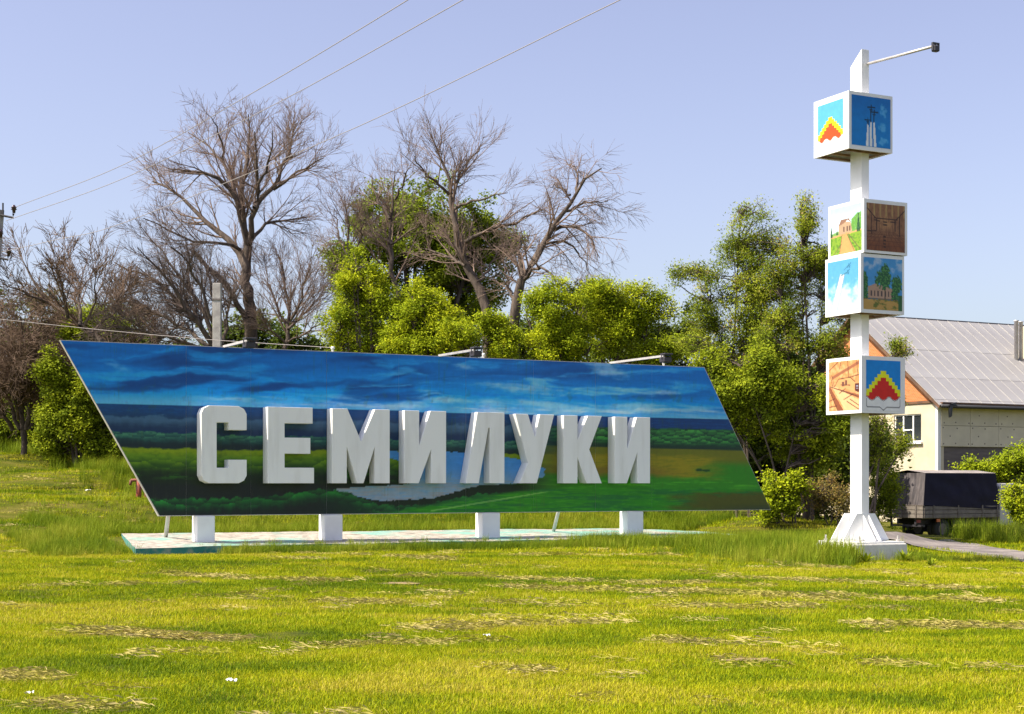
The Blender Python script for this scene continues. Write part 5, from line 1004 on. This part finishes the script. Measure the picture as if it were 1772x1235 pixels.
# mown lawn
bare_px = [(250, 1098, 1.2, .28), (330, 1104, 1.1, .2), (500, 1097, .45, .35), (690, 1010, .6, .5), (1300, 1143, .5, .3), (1400, 970, 1.2, 1.0), (320, 1110, .5, .2)]
bares = [(G(x, y), a, b) for x, y, a, b in bare_px]
def bare_f(X, Y):
    f = np.zeros(X.shape)
    for p, a, b in bares: f = np.maximum(f, sst(1.3, .3, np.hypot((X - p.x) / a, (Y - p.y) / b) + (fbm(X * 3, Y * 3, 9) - .5) * 1.2))
    return f
pts = []
for n, y0, y1, sc_ in ((15500, 10.6, 18, 1.), (22000, 18, 33, 1.25), (17000, 33, 66, 2.0)):
    X, Y = cand(n, y0, y1); pts.append(np.stack([X, Y, np.full(n, sc_)], 1))
pts = np.concatenate(pts); X, Y, S_ = pts.T
sl, u, yl = on_slab(X, Y); bf = bare_f(X, Y); keep = ~sl & (near_road(X, Y) > .8) & (rng.random(len(X)) > bf * .65)
keep &= ~((Y > 46) & (X > -7)); X, Y, S_, bf = X[keep], Y[keep], S_[keep], bf[keep]
ti = np.clip((.5 + (lawn_tint(X, Y) - .5) * 1.15) * .88 + rng.normal(0, .2, len(X)) + bf * .3, 0, 1)
lawn = scatter('lawn_grass', np.stack([X, Y, gz(X, Y) - .005], 1), rng.uniform(0, 6.28, len(X)), S_ * rng.uniform(.45, 1.5, len(X)) * (1 - .5 * bf), ti, rng.integers(0, 8, len(X)), c_lawn)
tag(lawn, 'short yellow green mown lawn covering the foreground', 'grass', kind='stuff')
# tall grass left unmown round the plinth, the pole, the road and the thicket
px_, sc2 = [], []
def addtall(X, Y, s): px_.append(np.stack([X, Y, s], 1))
n = 2000; u = rng.uniform(.9, 15.8, n); y = -1.3 - np.abs(rng.normal(0, .3, n)); q = np.array([sgn(a, b) for a, b in zip(u, y)]); addtall(q[:, 0], q[:, 1], rng.uniform(.4, .8, n))
n = 420; u = rng.uniform(-2.6, -.5, n); y = rng.uniform(-1.2, 3, n); q = np.array([sgn(a, b) for a, b in zip(u, y)]); addtall(q[:, 0], q[:, 1], rng.uniform(.5, 1.0, n))
n = 2600; u = rng.uniform(-1.5, 17, n); y = 2.75 + np.abs(rng.normal(0, 2.2, n)); q = np.array([sgn(a, b) for a, b in zip(u, y)]); addtall(q[:, 0], q[:, 1], rng.uniform(.6, 1.15, n))
n = 900; X = rng.uniform(4.2, 7.2, n); Y = rng.uniform(33.6, 39, n); addtall(X, Y, rng.uniform(.5, 1.2, n))
n = 150; a = rng.uniform(0, 6.28, n); r = rng.uniform(.85, 1.35, n); addtall(PXc + r * np.cos(a), PYc + r * np.sin(a), rng.uniform(.4, .95, n))
n = 520; X = rng.uniform(13.6, 19.5, n); Y = rng.uniform(42.5, 49, n); addtall(X, Y, rng.uniform(1.2, 2.1, n))
n = 900; t = rng.uniform(0, 1, n); xx = -60 + 420 * t; yy = np.interp(xx, [-60, 0, 110, 200, 300, 360], [752, 764, 790, 818, 856, 862]); Yv = np.interp(xx, [-60, 0, 110, 200, 300, 360], [62, 59, 53, 48, 45, 44.5]); addtall((xx - CX) / F * Yv + rng.normal(0, .3, n), Yv + rng.normal(0, .9, n), rng.uniform(.8, 1.7, n))
n = 600; a = rng.uniform(R(135), R(255), n); r = 1.05 + np.abs(rng.normal(0, 1.5, n)); addtall(PXc + r * np.cos(a), PYc + r * np.sin(a), rng.uniform(.5, 1.5, n) * np.clip(1.25 - (r - 1.05) * .2, .5, 1.2))
n = 1100; u = rng.uniform(9, 17.5, n); y = -1.1 - np.abs(rng.normal(0, .8, n)); q = np.array([sgn(a, b) for a, b in zip(u, y)]); addtall(q[:, 0], q[:, 1], rng.uniform(.5, 1.2, n))
n = 260; X = rng.uniform(8.4, 11.8, n); Y = rng.uniform(32.8, 35.2, n); addtall(X, Y, rng.uniform(.3, .6, n))
X, Y = cand(520, 11, 36); k = fbm(X * .5, Y * .5, 123) > .48; addtall(X[k], Y[k], rng.uniform(.14, .34, k.sum()))
n = 90; u = rng.uniform(.6, 14.3, n); y = -1.16 + np.abs(rng.normal(0, .16, n)); q = np.array([sgn(a, b) for a, b in zip(u, y)]); tall_on = np.stack([q[:, 0], q[:, 1], rng.uniform(.25, .6, n)], 1)
tp_ = np.concatenate(px_); X, Y, S_ = tp_.T; sl, u, yl = on_slab(X, Y); keep = ~sl & (near_road(X, Y) > .85)
X, Y, S_ = X[keep], Y[keep], S_[keep]; Z = gz(X, Y) - .02
X = np.r_[X, tall_on[:, 0]]; Y = np.r_[Y, tall_on[:, 1]]; S_ = np.r_[S_, tall_on[:, 2]]; Z = np.r_[Z, np.full(len(tall_on), .38)]
tall = scatter('tall_grass', np.stack([X, Y, Z], 1), rng.uniform(0, 6.28, len(X)), S_, np.clip(fbm(X * .7, Y * .7, 60) * 1.1 - .1 + rng.normal(0, .15, len(X)), 0, 1), rng.integers(0, 8, len(X)), c_tall)
tag(tall, 'unmown tall green grass round the plinth, pole foot and thicket edge', 'grass', kind='stuff')
# hay swathes
hp = []
for x0, y0, x1, y1, w, n in ((540, 1040, 780, 1052, .35, 150), (780, 996, 1000, 1006, .3, 110), (870, 1018, 1180, 1026, .5, 330), (1100, 1022, 1430, 1036, .55, 330), (720, 1088, 1090, 1076, .35, 230), (980, 1006, 1320, 1014, .3, 170), (1480, 1080, 1790, 1088, .3, 170), (0, 1172, 90, 1176, .3, 60), (90, 1222, 210, 1232, .25, 70),
                      (520, 958, 780, 968, .4, 150), (1330, 972, 1460, 984, .7, 170), (280, 992, 580, 1006, .35, 150), (1400, 1030, 1772, 1044, .4, 230), (860, 1044, 1420, 1052, .25, 230), (900, 962, 1180, 960, .35, 190), (1130, 1108, 1440, 1120, .25, 90), (60, 1015, 320, 1012, .3, 70), (120, 1090, 420, 1112, .2, 130), (1250, 1000, 1700, 1020, .35, 200), (0, 880, 240, 905, .5, 80), (40, 830, 260, 850, .4, 60), (560, 1120, 860, 1110, .2, 60), (1500, 1150, 1772, 1160, .2, 60)):
    a, b = G(x0, y0), G(x1, y1); t = rng.uniform(0, 1, n); wob = (fbm(t * 6, t * 0 + y0, 5, 3) - .5) * 1.6
    X = a.x + (b.x - a.x) * t; Y = a.y + (b.y - a.y) * t + wob * w + rng.normal(0, w * .35, n); k = rng.random(n) < -.2 + fbm(X * 1.1, Y * 2, 88); hp.append(np.stack([X, Y], 1)[k])
X, Y = cand(2600, 10.8, 36); k = (fbm(X * .9, Y * 2.2, 99, 3) > .66); hp.append(np.stack([X, Y], 1)[k]); hp = np.concatenate(hp); X, Y = hp.T
sl, u, yl = on_slab(X, Y); k = ~sl & (near_road(X, Y) > .9); X, Y = X[k], Y[k]
hay = scatter('cut_hay', np.stack([X, Y, gz(X, Y) + .004], 1), rng.normal(0, .5, len(X)) + math.pi * (rng.random(len(X)) > .5), rng.uniform(.6, 1.3, len(X)), rng.uniform(0, 1, len(X)), rng.integers(0, 6, len(X)), c_hay)
tag(hay, 'dry straw coloured rows of cut hay lying across the lawn', 'hay', kind='stuff')
for (x, y, a, b), nm in zip(bare_px[:6], range(6)):
    if nm == 2: continue
    p = G(x, y); n = 26; v = [(p.x, p.y, 0)] + [(p.x + a * .5 * math.cos(t) * (1 + .3 * math.sin(3 * t + nm)), p.y + b * .5 * math.sin(t) * (1 + .25 * math.cos(4 * t + nm)), 0) for t in np.linspace(0, 2 * math.pi, n, endpoint=False)]
    v = np.array(v); v[:, 2] = gz(v[:, 0], v[:, 1]) + .012; tag(obj('bare_soil', quads_mesh('bare_soil', v, np.array([(0, 1 + i, 1 + (i + 1) % n) for i in range(n)]), M_dirt)), kind='structure')

# ---------------------------------------------------------------- weeds and litter
def weed(name, label, x, y, n, ln, w, seed, mt):
    p = G(x, y); rg = np.random.default_rng(seed); root = empty(name, tuple(p), 0, label, 'plant')
    for i in range(n):
        a = 2 * math.pi * i / n + rg.uniform(-.2, .2); el = rg.uniform(.5, 1.2); l_ = ln * rg.uniform(.7, 1.2); d = Vector((math.cos(a) * math.cos(el), math.sin(a) * math.cos(el), math.sin(el))); s = Vector((-math.sin(a), math.cos(a), 0))
        vs = []
        for k in range(6): t = k / 5; c = d * l_ * t + Vector((0, 0, -.5 * l_ * t * t * math.cos(el))); ww = w * math.sin(math.pi * min(.98, t * .9 + .1)) ; vs += [c - s * ww, c + s * ww]
        obj('leaf', quads_mesh('leaf', np.array([tuple(v) for v in vs]), np.array([(2 * k, 2 * k + 1, 2 * k + 3, 2 * k + 2) for k in range(5)]), mt, True, np.full(12, rg.uniform(.2, .9))), None, root)
weed('dock_plant', 'rosette of long dock leaves before the concrete footing of the pole', 1498, 974, 14, .34, .035, 1, M_leafM)
weed('dock_plant', 'bushy weed just right of the concrete footing of the pole', 1565, 972, 22, .38, .025, 2, M_leafM)
weed('dock_plant', 'low weed clump farther right of the pole footing', 1612, 980, 22, .3, .022, 3, M_leafM)
M_paper = mat('litter_paper', (.75, .74, .74), .6)
for x, y, s, lab in ((842, 1106, .035, 'crumpled white scrap lying on the lawn below the middle letters'), (402, 1186, .04, 'crumpled white scrap on the near lawn at lower left'), (52, 1207, .028, 'small pale scrap on the lawn near the lower left picture corner'), (152, 851, .07, 'white scrap on the slope left of the board end')):
    p = G(x, y); rg = np.random.default_rng(int(x)); N = 7; gu, gv = np.meshgrid(np.linspace(-1, 1, N), np.linspace(-1, 1, N)); zz_ = rg.uniform(0, .7, (N, N)) * s; v = np.stack([p.x + gu * s * (1 + .2 * rg.normal(size=(N, N))), p.y + gv * s * .8 * (1 + .2 * rg.normal(size=(N, N))), p.z + .035 + zz_], -1).reshape(-1, 3)
    ii = np.arange(N * N).reshape(N, N); tag(obj('litter', quads_mesh('litter', v, np.stack([ii[:-1, :-1], ii[:-1, 1:], ii[1:, 1:], ii[1:, :-1]], -1).reshape(-1, 4), M_paper)), lab, 'litter')

# things of one kind share a group
for o in list(sc.objects):
    if o.parent is None and 'category' in o:
        k = o.name.split('.')[0]
        g = {'bare_tree': 'bare trees behind the sign', 'bare_shrub': 'leafless bushes behind the sign', 'bright_bush': 'bright green bushes behind the sign', 'leafy_tree': 'dark green trees in the background', 'locust_tree': 'locust trees by the pole', 'broadleaf_bush': 'low broadleaved bushes',
             'broadleaf_tree': 'broadleaved trees at the left', 'garden_bush': 'bushes round the truck', 'overhead_wire': 'overhead wires', 'litter': 'scraps of litter on the lawn', 'dock_plant': 'weeds at the pole foot'}.get(k)
        if g: o['group'] = g
